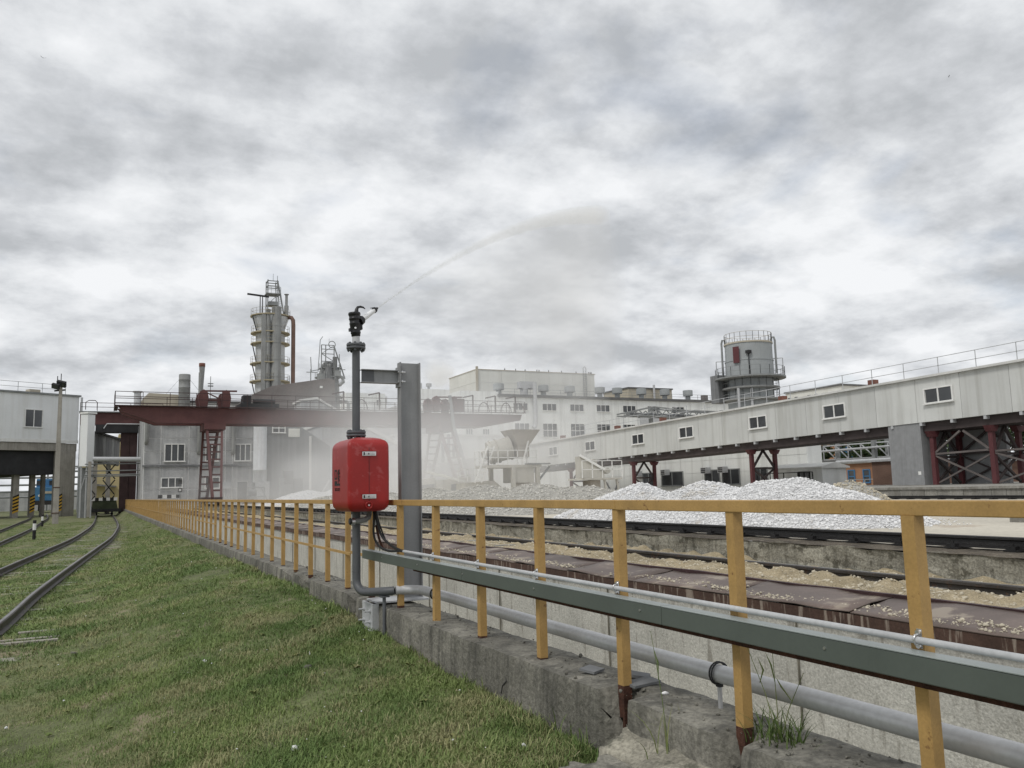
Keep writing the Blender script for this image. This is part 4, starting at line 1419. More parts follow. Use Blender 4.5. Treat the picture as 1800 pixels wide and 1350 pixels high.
b = MB().lathe((12.6, 126, 0), [(0.5, 12), (0.45, 15.9), (0.24, 16.3), (0.22, 17.0), (0.40, 19.9)], 18)
b.build("shell", kilnduct, t)
b = MB().lathe((12.6, 126, 0), [(0.40, 19.9), (0.43, 19.92), (0.43, 20.4), (0.40, 20.42)], 18)
b.lathe((12.6, 126, 0), [(0.52, 15.4), (0.52, 15.9), (0.3, 16.2)], 18)
b.build("rusty_rim", orangevent, t)
t = thing("mast", "thin far-off mast with a small lamp ring beside the flared stack", "mast", (15.1, 138, 0))
b = MB().tube((15.1, 138, 8), (15.1, 138, 20.2), 0.05, n=6)
b.build("pole", greysteel, t)
b = MB().box(14.7, 15.5, 137.8, 138.2, 18.6, 18.75)
b.box(14.7, 15.5, 137.8, 138.2, 19.0, 19.1)
b.build("lamp_ring", greysteel, t)

# ================================================================== DARK SHED AND PALE ROOFS BEHIND THE DUST
t = thing("round_white_column", "round pale duct column between grey building and dark shed", "column", (14.3, 88, 0.68))
MB().lathe((14.6, 88.6, 0), [(0.68, 0.6), (0.68, 4.0), (0.70, 4.02), (0.70, 4.1), (0.66, 4.12), (0.66, 9.6)], 24).build("shaft", kilnm, t)
MB().box(14.2, 15.4, 87.6, 88.0, 0.66, 2.9).build("access_box", lightpaint, t)
t = thing("dark_shed", "dark grey corrugated shed with sloping roof in the dust", "shed", (19, 92, 0.68))
MB().prism([(15.4, 91, 0.6), (15.4, 91, 9.3), (18.6, 91, 9.1), (22.4, 91, 6.6), (22.4, 91, 0.6)], (0, 12, 0)).build("wall", dark_w, t)
MB().box(20.1, 20.35, 90.9, 90.98, 0.66, 7.7).build("downpipe", roofpale, t)
b = MB().box(17.4, 18.4, 90.7, 90.97, 2.6, 4.0)
b.box(18.5, 19.4, 90.7, 90.97, 1.9, 3.2)
b.build("dark_hatch", blackish, t)
window(t, (16.9, 90.95, 8.1), 0, 1.2, 0.9, 2, 2)
b = MB().box(17.9, 19.1, 90.9, 90.96, 7.6, 8.5)
for k in range(5):
    b.bar((18.0 + 0.22 * k, 90.88, 7.7), (18.2 + 0.22 * k, 90.88, 8.4), 0.05)
b.build("louvre", cream_w, t)
b = MB().bar((20.9, 90.8, 0.68), (22.3, 90.8, 3.0), 0.14)
b.build("brace", lightpaint, t)
t = thing("long_pale_shed", "grey shed with long pale sloping roof edge in the dust", "shed", (28, 97, 0.68))
MB().prism([(22.45, 95, 0.6), (22.45, 95, 9.2), (27.2, 95, 9.0), (36.0, 95, 4.4), (36.0, 95, 0.6)], (0, 14, 0)).build("wall", grey_w, t)
MB().prism([(22.3, 94.6, 9.25), (27.2, 94.6, 9.05), (36.4, 94.6, 4.25), (36.4, 94.6, 4.6), (27.3, 94.6, 9.4), (22.3, 94.6, 9.6)], (0, 15, 0)).build("roof", roofpale, t)
MB().prism([(29.5, 94.9, 0.66), (29.5, 94.9, 3.2), (31, 94.9, 4.3), (33.5, 94.9, 4.3), (34.8, 94.9, 3.0), (34.8, 94.9, 0.66)], (0, 0.05, 0)).build("arched_opening", dark_w, t)
t = thing("brown_conveyor_house", "rusty brown cladding conveyor house sloping up behind the crane", "building", (25, 121, 0))
MB().prism([(17.5, 120, 0), (17.5, 120, 14.6), (19.0, 120, 15.6), (21.3, 120, 16.7), (29.3, 120, 18.1), (30.2, 120, 17.8), (30.2, 120, 0)], (0, 9, 0)).build("wall", brownroof, t)
MB().box(28.0, 28.4, 119.9, 119.98, 16.6, 16.9).build("lamp", whitepaint, t)
t = thing("white_hip_roof", "white sloping roof showing just above the crane girder", "roof", (27, 116, 0))
MB().prism([(24.0, 114, 0), (24.0, 114, 13.9), (26.2, 114, 14.3), (29.6, 114, 12.4), (29.6, 114, 0)], (0, 4, 0)).build("wall", grey_w, t)
MB().prism([(23.8, 113.8, 13.9), (26.2, 113.8, 14.3), (30.0, 113.8, 12.2), (30.0, 113.8, 12.45), (26.2, 113.8, 14.6), (23.8, 113.8, 14.2)], (0, 4.4, 0)).build("roof", roofpale, t)
t = thing("flat_roof_block", "far pale flat-roofed block right of the second kiln", "building", (64, 224, 0))
MB().box(58.5, 69.5, 221, 232, 0, 28.3).build("wall", white_w, t)
for z in (25, 21.5):
    window(t, (67.6, 220.9, z), 0, 1.2, 1.5, 2, 1)
t = thing("vented_block", "far white block with two roof vents beside the white hall", "building", (77, 206, 0))
MB().box(73.4, 82.5, 205, 216, 0, 27.9).build("wall", white_w, t)
b = MB().tube((74.6, 207, 27.9), (74.6, 207, 29.6), 0.5, n=10)
b.tube((77.0, 207, 27.9), (77.0, 207, 28.8), 0.35, n=10)
b.tube((77.0, 207, 28.8), (77.0, 207, 29.6), 0.8, n=10)
b.build("roof_vent", galv, t)
t = thing("chimney", "thin far chimney standing alone between roofs", "chimney", (71, 235, 0))
MB().lathe((72.6, 232, 0), [(1.0, 0), (0.7, 26.5), (0.95, 26.6), (0.95, 28.8), (0.7, 29)], 12).build("shaft", kilnm, t)
t = thing("gabled_building", "far low grey gabled roof behind the crane girder", "building", (72, 200, 0))
MB().prism([(58, 198, 0), (58, 198, 19.5), (66, 198, 23.0), (73, 198, 20), (73, 198, 0)], (0, 14, 0)).build("wall", grey_w, t)
t = thing("white_shed", "white low shed behind the far crane leg", "shed", (40, 110, 0.68))
MB().box(36.6, 55.0, 112, 122, 0.6, 9.2).build("wall", white_w, t)
MB().box(36.4, 55.2, 111.8, 122.2, 9.2, 9.5).build("roof", roofpale, t)
for x in (38.5, 45.8):
    window(t, (x, 111.95, 6.2), 0, 1.5, 1.8, 3, 1)
b = MB()
for x in (43.2, 44.1):
    b.tube((x, 110.8, 0.6), (x, 110.8, 9.4 if x > 44 else 8.2), 0.22, n=10)
b.build("dark_duct", dark_w, t)
MB().prism([(33, 104, 0.6), (33, 104, 4.0), (45, 104, 5.8), (45, 104, 0.6)], (0, 4, 0)).build("ramp_wall", grey_w, t)

# ================================================================== LIME KILNS
def disc_platform(t, c, z, r_out, rail=True, yel=None, n=20, rin=2.5):
    b = MB().lathe((c[0], c[1], z), [(rin, -0.22), (r_out * 0.9, -0.12), (r_out, -0.1), (r_out, 0.08), (rin, 0.1)], 28, False)
    p = b.build("platform", yel or kilnyel, t)
    if rail:
        b = MB()
        pts = [(c[0] + r_out * 0.97 * math.cos(2 * math.pi * i / n), c[1] + r_out * 0.97 * math.sin(2 * math.pi * i / n), z + 0.08) for i in range(n + 1)]
        b.railing(pts, 1.1, 99, 0.035)
        b.build("railing", yel or kilnyel, p)
    return p


K = (26.6, 152.0)
t = thing("lime_kiln", "tall pale lime kiln tower ringed by yellow railed platforms", "kiln", (K[0], K[1], 0))
MB().box(K[0] - 2.0, K[0] - 1.3, K[1] - 3.1, K[1] - 2.5, 8, 33.0).build("cable_duct", kilnduct, t)
MB().lathe((K[0], K[1], 0), [(2.6, 0), (2.55, 20), (2.5, 31.0), (2.6, 31.2), (3.2, 33.0)], 48, False).build("shell", kilnm, t)
for z, r_ in ((33.2, 3.5), (30.1, 3.4), (28.2, 3.4), (24.6, 3.45), (21.4, 3.5), (17.9, 3.4)):
    disc_platform(t, K, z, r_)
b = MB()
for za, zb_ in ((17.9, 21.4), (21.4, 24.6), (24.6, 28.2), (30.1, 33.2)):
    for o_ in (-0.25, 0.25):
        b.bar((K[0] - 3.3, K[1] - 1.2 + o_, zb_ - 0.2), (K[0] - 2.6, K[1] - 1.2 + o_, za + 0.2), 0.08)
    for k in range(6):
        p = Vector((K[0] - 3.3, K[1] - 1.2, zb_ - 0.2)).lerp(Vector((K[0] - 2.6, K[1] - 1.2, za + 0.2)), (k + 0.5) / 6)
        b.bar(p + Vector((0, -0.3, 0)), p + Vector((0, 0.3, 0)), 0.06, 0.04)
b.build("stair", blackish, t)
b = MB().tube((K[0] - 0.9, K[1] - 2.75, 8), (K[0] - 0.9, K[1] - 2.75, 34.0), 0.42, n=14)
b.build("skip_guide", kilnduct, t)
b = MB().tube((K[0] + 0.55, K[1] - 2.75, 8), (K[0] + 0.55, K[1] - 2.75, 34.5), 0.85, n=18)
for z in range(10, 34, 3):
    b.tube((K[0] + 0.55, K[1] - 2.75, z), (K[0] + 0.55, K[1] - 2.75, z + 0.12), 0.9, n=18)
b.build("hoist_shaft", kilnduct, t)
b = MB().path([(K[0] + 2.9, K[1] - 1.6, 33.0), (K[0] + 3.3, K[1] - 2.0, 32.9), (K[0] + 3.55, K[1] - 2.2, 32.4), (K[0] + 3.6, K[1] - 2.2, 31.5), (K[0] + 3.6, K[1] - 2.2, 12)], 0.36, 12)
b.build("down_pipe", brownpipe, t)
b = MB()
fx0, fx1, fy0, fy1 = K[0] - 0.9, K[0] + 1.0, K[1] - 2.2, K[1] - 0.4
for x in (fx0, fx1):
    for y in (fy0, fy1):
        b.bar((x, y, 33.2), (x if x < K[0] else x - 0.25, y, 39.5), 0.16)
for z in (35.0, 37.0, 38.4, 39.3):
    b.bar((fx0, fy0, z), (fx1 - 0.1, fy0, z), 0.14)
    b.bar((fx0, fy1, z), (fx1 - 0.1, fy1, z), 0.14)
    b.bar((fx0, fy0, z), (fx0, fy1, z), 0.14)
    b.bar((fx1 - 0.1, fy0, z), (fx1 - 0.1, fy1, z), 0.14)
b.bar((fx1 - 0.2, fy0, 39.3), (fx1 + 0.9, fy0, 33.4), 0.22)
b.bar((fx0, fy0, 33.5), (fx1, fy0, 35.0), 0.1)
b.bar((fx0, fy0, 35.0), (fx1, fy0, 37.0), 0.1)
b.box(fx0 - 0.3, fx1 + 0.3, fy0 - 0.3, fy1 + 0.3, 36.9, 37.05)
b.box(fx0 + 0.2, fx1 - 0.2, fy0, fy1, 35.0, 35.6)
b.railing([(fx0 - 0.3, fy0 - 0.3, 37.05), (fx1 + 0.3, fy0 - 0.3, 37.05)], 1.1, 0.8, 0.05)
b.bar((K[0], fy0, 39.3), (K[0], fy0, 40.6), 0.06)
b.bar((fx1 - 0.25, fy0, 39.3), (fx1 - 0.25, fy0, 40.3), 0.08)
b.build("head_frame", greysteel, t)
b = MB().bar((K[0] - 4.4, fy0, 36.6), (K[0] - 0.7, fy0, 36.35), 0.22, 0.3)
b.bar((K[0] - 2.2, fy0, 33.2), (K[0] - 2.2, fy0, 36.4), 0.14)
b.bar((K[0] - 1.8, fy0, 33.2), (K[0] - 1.8, fy0, 36.4), 0.14)
b.build("jib_beam", blackish, t)
b = MB().tube((K[0] + 2.4, K[1] - 2.0, 33.2), (K[0] + 2.4, K[1] - 2.0, 35.0), 0.38, n=12)
b.tube((K[0] + 2.4, K[1] - 2.0, 35.0), (K[0] + 2.4, K[1] - 2.0, 37.0), 0.24, n=12)
b.tube((K[0] + 2.4, K[1] - 2.0, 37.0), (K[0] + 2.4, K[1] - 2.0, 37.12), 0.42, n=12)
b.build("exhaust_stack", kilnduct, t)
b = MB()
for w in (-0.25, 0.25):
    b.bar((fx1 + 0.3 + w, fy1, 38.8), (fx1 + 0.9 + w, fy1, 34.5), 0.05)
for k in range(12):
    p = Vector((fx1 + 0.3, fy1, 38.8)).lerp(Vector((fx1 + 0.9, fy1, 34.5)), k / 11)
    b.bar(p + Vector((-0.25, 0, 0)), p + Vector((0.25, 0, 0)), 0.04)
b.build("ladder", lightpaint, t)

K2 = (47.4, 197.0)
t = thing("lime_kiln", "smaller grey kiln tower with cluttered steelwork, farther off", "kiln", (K2[0], K2[1], 0))
b = MB().lathe((K2[0] + 0.5, K2[1], 0), [(3.0, 0), (2.8, 24.0), (2.5, 28.5), (1.7, 31.2), (1.7, 31.6), (1.0, 32.5)], 24, False)
b.build("shell", kilnduct, t)
b = MB().tube((K2[0] + 0.1, K2[1] - 2.3, 5), (K2[0] + 0.1, K2[1] - 2.3, 31.0), 0.8, n=14)
b.tube((K2[0] + 1.6, K2[1] - 2.3, 5), (K2[0] + 1.6, K2[1] - 2.3, 33.5), 0.55, n=14)
b.build("hoist_shaft", dark_w, t)
for z, r_, cx in ((31.0, 2.6, 1.0), (27.0, 3.3, 0.4), (24.0, 3.6, 0.4), (28.8, 3.0, 0.4)):
    disc_platform(t, (K2[0] + cx, K2[1]), z, r_, True, greysteel, 16, 1.9)
b = MB()
fx0, fx1, fy = K2[0] - 2.0, K2[0] + 1.6, K2[1] - 1.5
for x in (fx0 + 0.6, K2[0] - 0.4, fx1):
    b.bar((x, fy, 30), (x, fy, 36.4), 0.2)
for z in (32.5, 34.3, 35.4, 36.4):
    b.bar((fx0 + 0.6, fy, z), (fx1, fy, z), 0.16)
b.bar((fx0 + 0.6, fy, 30), (fx1, fy, 32.5), 0.14)
b.bar((fx0 + 0.6, fy, 34.3), (fx1, fy, 32.5), 0.14)
b.bar((fx0 + 0.6, fy, 34.3), (fx1, fy, 36.4), 0.12)
b.bar((fx1, fy, 36.2), (fx1 + 2.6, fy, 28.5), 0.25)
b.bar((fx0 - 3.4, fy, 22.0), (fx0 - 3.4, fy, 27.5), 0.18)
b.bar((fx0 - 1.9, fy, 22.0), (fx0 - 1.9, fy, 30.5), 0.18)
b.bar((fx0 - 3.4, fy, 26.0), (fx0 + 0.6, fy, 26.0), 0.2)
b.bar((fx0 - 3.4, fy, 24.0), (fx0 + 0.6, fy, 24.0), 0.2)
b.bar((fx0 - 1.9, fy, 30.0), (fx0 + 0.6, fy, 30.6), 0.16)
b.bar((fx0 - 0.2, fy, 30.0), (fx0 + 0.3, fy, 37.5), 0.14)
b.bar((fx0 + 0.3, fy, 37.5), (fx0 + 0.9, fy, 38.4), 0.14)
b.bar((fx1 - 1.2, fy, 36.4), (fx1 - 1.2, fy, 38.0), 0.06)
b.path([(fx1 - 0.5 + 0.8 * math.cos(q), fy, 36.6 + 0.8 * math.sin(q)) for q in np.linspace(0, 6.283, 14)], 0.1, 6, False)
b.railing([(fx0 - 3.4, fy, 26.1), (fx0 + 0.6, fy, 26.1)], 1.2, 1.0, 0.07)
for k in range(14):
    x_, z_ = fx0 - 3.2 + random.random() * 8.0, 20 + random.random() * 11
    b.bar((x_, fy - random.random() * 2, z_), (x_, fy - random.random() * 2, z_ + 1.5 + 3 * random.random()), 0.16)
    b.bar((x_ - 1.2, fy - 1, z_), (x_ + 1.4, fy - 1, z_ + random.choice((0, 0, 1.2))), 0.15)
b.box(fx0 - 0.4, fx0 + 1.2, fy - 1.4, fy, 27.2, 29.4)
b.box(fx0 - 2.6, fx0 - 1.0, fy - 1.2, fy, 24.1, 25.3)
b.box(fx1 - 0.2, fx1 + 1.3, fy - 1.4, fy, 28.9, 30.3)
b.build("head_frame", greysteel, t)
b = MB().path([(K2[0] + 2.8, K2[1] - 2.2, 23), (K2[0] + 4.4, K2[1] - 2.2, 23), (K2[0] + 4.9, K2[1] - 2.2, 22.4), (K2[0] + 4.9, K2[1] - 2.2, 12)], 0.4, 10)
b.path([(K2[0] + 2.4, K2[1] - 2.4, 29.0), (K2[0] + 3.4, K2[1] - 2.4, 28.6), (K2[0] + 3.6, K2[1] - 2.4, 27.6), (K2[0] + 2.6, K2[1] - 2.4, 26.8)], 0.4, 10)
b.build("gas_pipe", greysteel, t)
b = MB()
for w in (-0.35, 0.35):
    b.bar((K2[0] - 1.6 + w, K2[1] - 3.2, 14), (K2[0] - 1.9 + w, K2[1] - 3.2, 27), 0.1)
for k in range(18):
    b.bar((K2[0] - 2.2, K2[1] - 3.2, 14.3 + 0.7 * k), (K2[0] - 1.4, K2[1] - 3.2, 14.3 + 0.7 * k), 0.07)
b.build("ladder", lightpaint, t)

# ================================================================== SILO
S = (68.8, 76.4)
t = thing("steel_silo", "grey cylindrical steel silo with railed platforms above the conveyor gallery", "silo", (S[0], S[1], 0))
MB().lathe((S[0], S[1], 0), [(2.66, 0), (2.66, 13.7), (2.76, 13.75), (2.76, 15.7), (2.81, 15.72), (2.81, 15.82), (2.72, 15.84), (2.72, 17.85)], 56, False).build("shell", silom, t)
disc_platform(t, S, 17.87, 2.82, True, tanm, 24, 2.6)
disc_platform(t, S, 13.75, 4.1, True, greysteel, 22, 2.8)
disc_platform(t, S, 12.55, 3.35, True, kilnduct, 22, 2.7)
disc_platform(t, S, 11.2, 3.35, True, kilnduct, 22, 2.7)
va = Vector((-S[0], -S[1], 0)).normalized()
sd_ = Vector((va.y, -va.x, 0))     # towards picture left
lt = -sd_ if sd_.dot(Vector((math.cos(YAW), -math.sin(YAW), 0))) > 0 else sd_
C = Vector((S[0], S[1], 0))
b = MB()
p0 = C + va * 2.35 + lt * 1.75
p1 = C + va * 2.72 + lt * 1.05
b.add([p0 + Vector((0, 0, 15.4)), p1 + Vector((0, 0, 15.4)), p1 + Vector((0, 0, 17.3)), p0 + Vector((0, 0, 17.3)), p0 + va * 0.12 + Vector((0, 0, 15.4)), p1 + va * 0.12 + Vector((0, 0, 15.4)), p1 + va * 0.12 + Vector((0, 0, 17.3)), p0 + va * 0.12 + Vector((0, 0, 17.3))],
      [(4, 5, 6, 7), (0, 4, 7, 3), (1, 2, 6, 5), (3, 7, 6, 2), (0, 1, 5, 4)])
b.build("red_panel", supportred, t)
for s_ in (1, -1):
    b = MB()
    q = C + lt * (3.05 * s_) + va * 0.4
    b.path([q + Vector((0, 0, 14.2)), q + Vector((0, 0, 18.1)), q - lt * 0.1 * s_ + Vector((0, 0, 18.5)), q - lt * 0.35 * s_ + Vector((0, 0, 18.5)), q - lt * 0.45 * s_ + Vector((0, 0, 18.0))], 0.12, 8)
    b.build("overflow_pipe", greysteel, t)
b = MB()
q = C + va * 2.9
b.tube(q + Vector((0, 0, 13.8)), q + Vector((0, 0, 16.6)) , 0.06, n=6)
b.box(q.x - 0.25, q.x + 0.25, q.y - 0.25, q.y + 0.25, 16.4, 16.75)
b.build("lamp_mast", blackish, t)
for s_ in (1.35, -0.1):
    b = MB().tube(C + va * 3.0 + lt * s_ + Vector((0, 0, 6)), C + va * 3.0 + lt * s_ + Vector((0, 0, 12.4)), 0.16, n=8)
    b.build("vertical_pipe", lightpaint, t)
b = MB()
for s_ in (-3.8, 3.8):
    q = C + lt * s_
    b.bar(q + Vector((0, 0, 13.8)), q + Vector((0, 0, 16.0)), 0.08)
    b.bar(q + Vector((0, 0, 16.0)), q - lt * (s_ * 0.28) + Vector((0, 0, 16.0)), 0.08)
b.build("davit", lightpaint, t)
b = MB().box(C.x + lt.x * 3.6 - 0.7, C.x + lt.x * 3.6 + 0.7, C.y + lt.y * 3.6 - 0.7, C.y + lt.y * 3.6 + 0.7, 11.0, 14.3)
b.build("stair_box", dark_w, t)

# ================================================================== CONVEYOR GALLERY
def gb(y):
    return 4.96 - 0.0179 * (y - 28)


def gt(y):
    return 7.57 - 0.0200 * (y - 28)


GX = 44.0
t = thing("conveyor_gallery", "long sloping pale grey conveyor gallery on red steel trestles", "conveyor gallery", (GX, 40, 1.15))
MB().prism([(GX + 0.07, 14, gb(14)), (GX + 0.07, 14, gt(14)), (GX + 0.07, 88, gt(88)), (GX + 0.07, 88, gb(88))], (2.9, 0, 0)).build("core", gallery_w, t)
y = 14.0
while y < 87.9:
    y2 = min(y + 2.95, 88)
    j = 0.004 * random.random()
    poly = [(GX - j, y + 0.012, gb(y)), (GX - j, y + 0.012, gt(y)), (GX - j, y2 - 0.012, gt(y2)), (GX - j, y2 - 0.012, gb(y2))]
    MB().prism(poly, (0.065, 0, 0)).build("wall_panel", gallery_w, t)
    y = y2
MB().prism([(GX - 0.22, 13.9, gt(14)), (GX - 0.22, 13.9, gt(14) + 0.13), (GX - 0.22, 88.2, gt(88) + 0.13), (GX - 0.22, 88.2, gt(88))], (3.5, 0, 0)).build("roof", roofpale, t)
MB().prism([(GX + 0.3, 14, gb(14) - 0.55), (GX + 0.3, 14, gb(14) - 0.002), (GX + 0.3, 88, gb(88) - 0.002), (GX + 0.3, 88, gb(88) - 0.55)], (2.5, 0, 0)).build("floor_beam", supportdk, t)
bm_ = MB().box(-0.12, 0.22, -0.08, 0.08, -0.2, -0.01).mesh("floor_bracket", lightpaint)
y = 16.0
while y < 86:
    link("floor_bracket", bm_, t, (GX + 0.1, y, gb(y) - 0.004))
    y += 2.05
b = MB().railing([(GX + 0.15, 14, gt(14) + 0.13), (GX + 0.15, 76, gt(76) + 0.13)], 1.0, 2.4, 0.035)
b.build("roof_railing", lightpaint, t)
for (y, z) in ((33.09, 6.36), (40.94, 6.13), (48.26, 5.98), (56.86, 5.85), (63.95, 5.73), (72.34, 5.59), (80.03, 5.47), (24.2, 6.55)):
    o = window(t, (GX - 0.012, y, z - 0.38), WX, 1.75, 0.78, 2, 1)
    o.rotation_euler = (0, -0.018, WX)
for (y, z) in ((38.79, 7.5), (46.98, 7.32), (61.89, 7.05), (69.34, 6.9), (80.21, 6.68)):
    zz = gt(y) + 0.13
    b = MB().box(45.2, 45.45, y - 0.12, y + 0.12, zz, zz + 0.22)
    b.box(45.1, 45.55, y - 0.24, y + 0.24, zz + 0.22, zz + 0.52)
    b.build("roof_vent", orangevent, t)


def bent(y, zf, double=False):
    for x in (44.35, 46.65):
        MB().box(x - 0.13, x + 0.13, y - 0.13, y + 0.13, zf, gb(y) - 0.55).build("trestle_column", supportred, t)
        MB().prism([(x - 0.2, y - 0.2, gb(y) - 0.9), (x - 0.42, y - 0.2, gb(y) - 0.56), (x + 0.42, y - 0.2, gb(y) - 0.56), (x + 0.2, y - 0.2, gb(y) - 0.9)], (0, 0.4, 0)).build("column_cap", supportred, t)
    h = gb(y) - 0.6 - zf
    m_ = zf + h * 0.52
    b = MB().bar((44.5, y, m_), (46.5, y, m_), 0.14)
    b.bar((44.5, y, m_ + 0.1), (45.5, y, gb(y) - 0.6), 0.14)
    b.bar((46.5, y, m_ + 0.1), (45.5, y, gb(y) - 0.6), 0.14)
    b.bar((44.5, y, m_ - 0.1), (46.5, y, zf + 0.1), 0.12)
    b.bar((46.5, y + 0.06, m_ - 0.1), (44.5, y + 0.06, zf + 0.1), 0.12)
    b.build("trestle_brace", supportdk, t)


for y in (34.0, 30.3, 49.6, 65.4, 77.0, 25.0):
    bent(y, 1.14 if y < 60 else 0.68)
for x in (44.35, 46.65):
    b = MB()
    z0_, z1_ = 1.2, gb(32) - 0.7
    zm = z0_ + (z1_ - z0_) * 0.58
    b.bar((x, 34.0, zm), (x, 30.3, zm + 0.1), 0.11)
    b.bar((x, 34.0, zm), (x, 32.2, z1_), 0.11)
    b.bar((x, 30.3, zm), (x, 32.0, z1_), 0.11)
    b.bar((x, 33.9, zm - 0.1), (x, 30.3, z0_), 0.09)
    b.bar((x + 0.1, 30.4, zm - 0.1), (x + 0.1, 34.0, z0_), 0.09)
    b.bar((x, 30.2, zm), (x, 25.0, zm + 0.1), 0.11)
    b.bar((x, 30.2, zm - 0.1), (x, 25.0, z0_), 0.09)
    b.bar((x + 0.1, 25.1, zm - 0.1), (x + 0.1, 30.2, z0_), 0.09)
    b.build("trestle_brace", bracem if x < 45 else supportdk, t)
t = thing("grey_stair_tower", "plain grey sheet-clad box standing under the conveyor gallery", "stair tower", (45, 35.7, 1.14))
MB().prism([(44.06, 34.55, 1.14), (44.06, 36.85, 1.14), (44.06, 36.85, gb(36.85) - 0.01), (44.06, 34.55, gb(34.55) - 0.01)], (2.2, 0, 0)).build("cladding", colm, t)
MB().box(44.055, 44.058, 34.75, 34.95, 1.75, 1.95).build("notice", whitepaint, t)
MB().box(46.9, 47.2, 31.2, 34.9, 1.14, 4.6).build("screen_wall", colm, t)

# ================================================================== PLATFORM (right)
t = thing("block_platform", "low stained concrete block platform along the far side of the yard", "platform", (30.5, 25, 0.68))
MB().box(30.75, 70, 4, 48, 0.6, 1.13).build("slab", concplat, t)
bme = MB().box(0, 0.25, -0.285, 0.285, 0, 0.40).mesh("block", concplat)
cme = MB().box(-0.06, 0.3, -1.15, 1.15, 0, 0.10).mesh("coping", concplat)
y = 12.0
while y < 47.8:
    link("block", bme, t, (30.5 + random.uniform(-0.012, 0.012), y, 0.66))
    y += 0.585
y = 13.0
while y < 47:
    link("coping", cme, t, (30.5 + random.uniform(-0.01, 0.01), y, 1.063 + random.uniform(-0.01, 0.01)))
    y += 2.31
b = MB().path([(30.2, 17 + i * 0.6, 0.72 + 0.10 * max(0, math.sin(i * 0.8))) for i in range(34)], 0.03, 6)
tag(b.build("yard_cable", rubber), "black cable lying along the foot of the block platform", "cable")

b = MB().box(14.9, 15.3, 3, 10.0, 0.6, 0.80)
tag(b.build("concrete_edging", concplat, None, 0.02), "low concrete edging on the yard right of the white heap", "kerb")
# ================================================================== LOW WHITE BUILDING UNDER THE GALLERY
t = thing("low_white_building", "low white panel building seen under the conveyor gallery", "building", (51, 62, 0.68))
MB().box(51.05, 52.6, 50.6, 84, 0.6, 5.0).build("wall", white_w, t)
y = 50.6
while y < 83:
    for (za, zb_) in ((0.68, 2.55), (2.58, 3.7), (3.73, 5.0)):
        MB().box(51.0 - 0.01 * random.random(), 51.06, y + 0.03, y + 3.27, za, zb_).build("wall_panel", white_w, t)
    y += 3.3
MB().box(50.85, 52.8, 50.4, 84.2, 5.0, 5.15).build("roof", roofdark, t)
for (y, w) in ((68.5, 3.4), (62.4, 2.0), (59.8, 2.2), (72.5, 2.0), (56.0, 1.6)):
    window(t, (50.985, y, 1.5), WX, w, 1.25, 2, 1, greysteel)
acm = MB().box(-0.55, 0, -0.4, 0.4, 0, 0.55).mesh("air_conditioner", lightpaint)
acf = MB()
for k in range(3):
    acf.box(-0.57, -0.555, -0.3, 0.3, 0.07 + 0.16 * k, 0.16 + 0.16 * k)
acf = acf.mesh("grille", blackish)
for y in (69.2, 62.9, 60.5, 74.0):
    o = link("air_conditioner", acm, t, (50.9, y, 2.5))
    link("grille", acf, o)
t = thing("site_cabin", "small white cabin with black trim at the end of the white building", "cabin", (49.5, 49, 1.1))
MB().box(49.0, 51.5, 47.2, 52.5, 1.0, 2.5).build("wall", white_w, t)
MB().prism([(48.8, 47.0, 2.5), (51.7, 47.0, 2.5), (51.7, 47.0, 2.62), (50.2, 47.0, 2.95), (48.8, 47.0, 2.62)], (0, 5.7, 0)).build("roof", roofpale, t)
window(t, (48.98, 49.0, 1.5), WX, 1.0, 0.7, 2, 1, blackpaint)
MB().railing([(48.3, 47.5, 1.13), (48.3, 53.5, 1.13)], 1.1, 1.6, 0.06).build("handrail", blackpaint, t)

# ================================================================== WHITE FACTORY
t = thing("white_factory", "long white rendered factory with two window rows and roof ventilators", "factory", (80, 132, 0.68))
MB().box(61.3, 116, 130, 148, 0.5, 17.3).build("wall", white_w, t)
MB().box(61.0, 116.3, 129.6, 148.3, 17.3, 17.75).build("roof_edge", roofdark, t)
MB().box(89.9, 116.1, 129.9, 129.99, 0.5, 14.6).build("grey_wing", lightpaint, t)
MB().box(54.0, 61.28, 130.3, 146, 0.5, 18.2).build("corner_block", white_w, t)
MB().railing([(61.2, 130.2, 17.75), (116, 130.2, 17.75)], 1.0, 3.0, 0.05).build("roof_railing", greysteel, t)
for x in (65.2, 70.9, 76.5, 82.0, 87.7, 93.2, 98.8):
    window(t, (x, 129.98, 15.1), 0, 2.75, 1.15, 3, 1)
for x in (65.4, 70.9, 76.5, 82.0, 87.5):
    window(t, (x, 129.98, 10.45), 0, 2.75, 2.3, 3, 2)
for x in (55.6, 58.7):
    window(t, (x, 130.28, 9.8), 0, 1.2, 1.9, 3, 1)
vp = [(0.55, 0), (0.55, 0.1), (0.48, 0.12), (0.48, 0.85), (0.95, 0.9), (0.95, 1.95), (0.85, 2.0)]
for i, x in enumerate((61.8, 70.6, 76.0, 82.4, 86.2, 91.6, 97.0, 102.5)):
    b = MB().lathe((x, 131.5, 17.75), vp, 24, False)
    b.box(x - 0.75, x + 0.75, 130.9, 132.1, 17.7, 17.9)
    b.build("roof_ventilator", silom, t)
b = MB().box(65.6, 68.4, 130.6, 132, 19.0, 20.2)
b.tube((66.6, 131.2, 17.7), (66.6, 131.2, 19.0), 0.7, n=14)
b.path([(67.9, 129.6, 20.0), (67.9, 129.6, 12.6), (67.8, 129.6, 12.2), (67.4, 129.6, 12.0)], 0.35, 12)
b.build("vent_duct", lightpaint, t)
MB().box(106, 107, 131, 132, 17.75, 18.9).build("roof_hatch", brownroof, t)
t = thing("white_hall", "tall white panel hall rising behind the factory roof", "hall", (82, 158, 0))
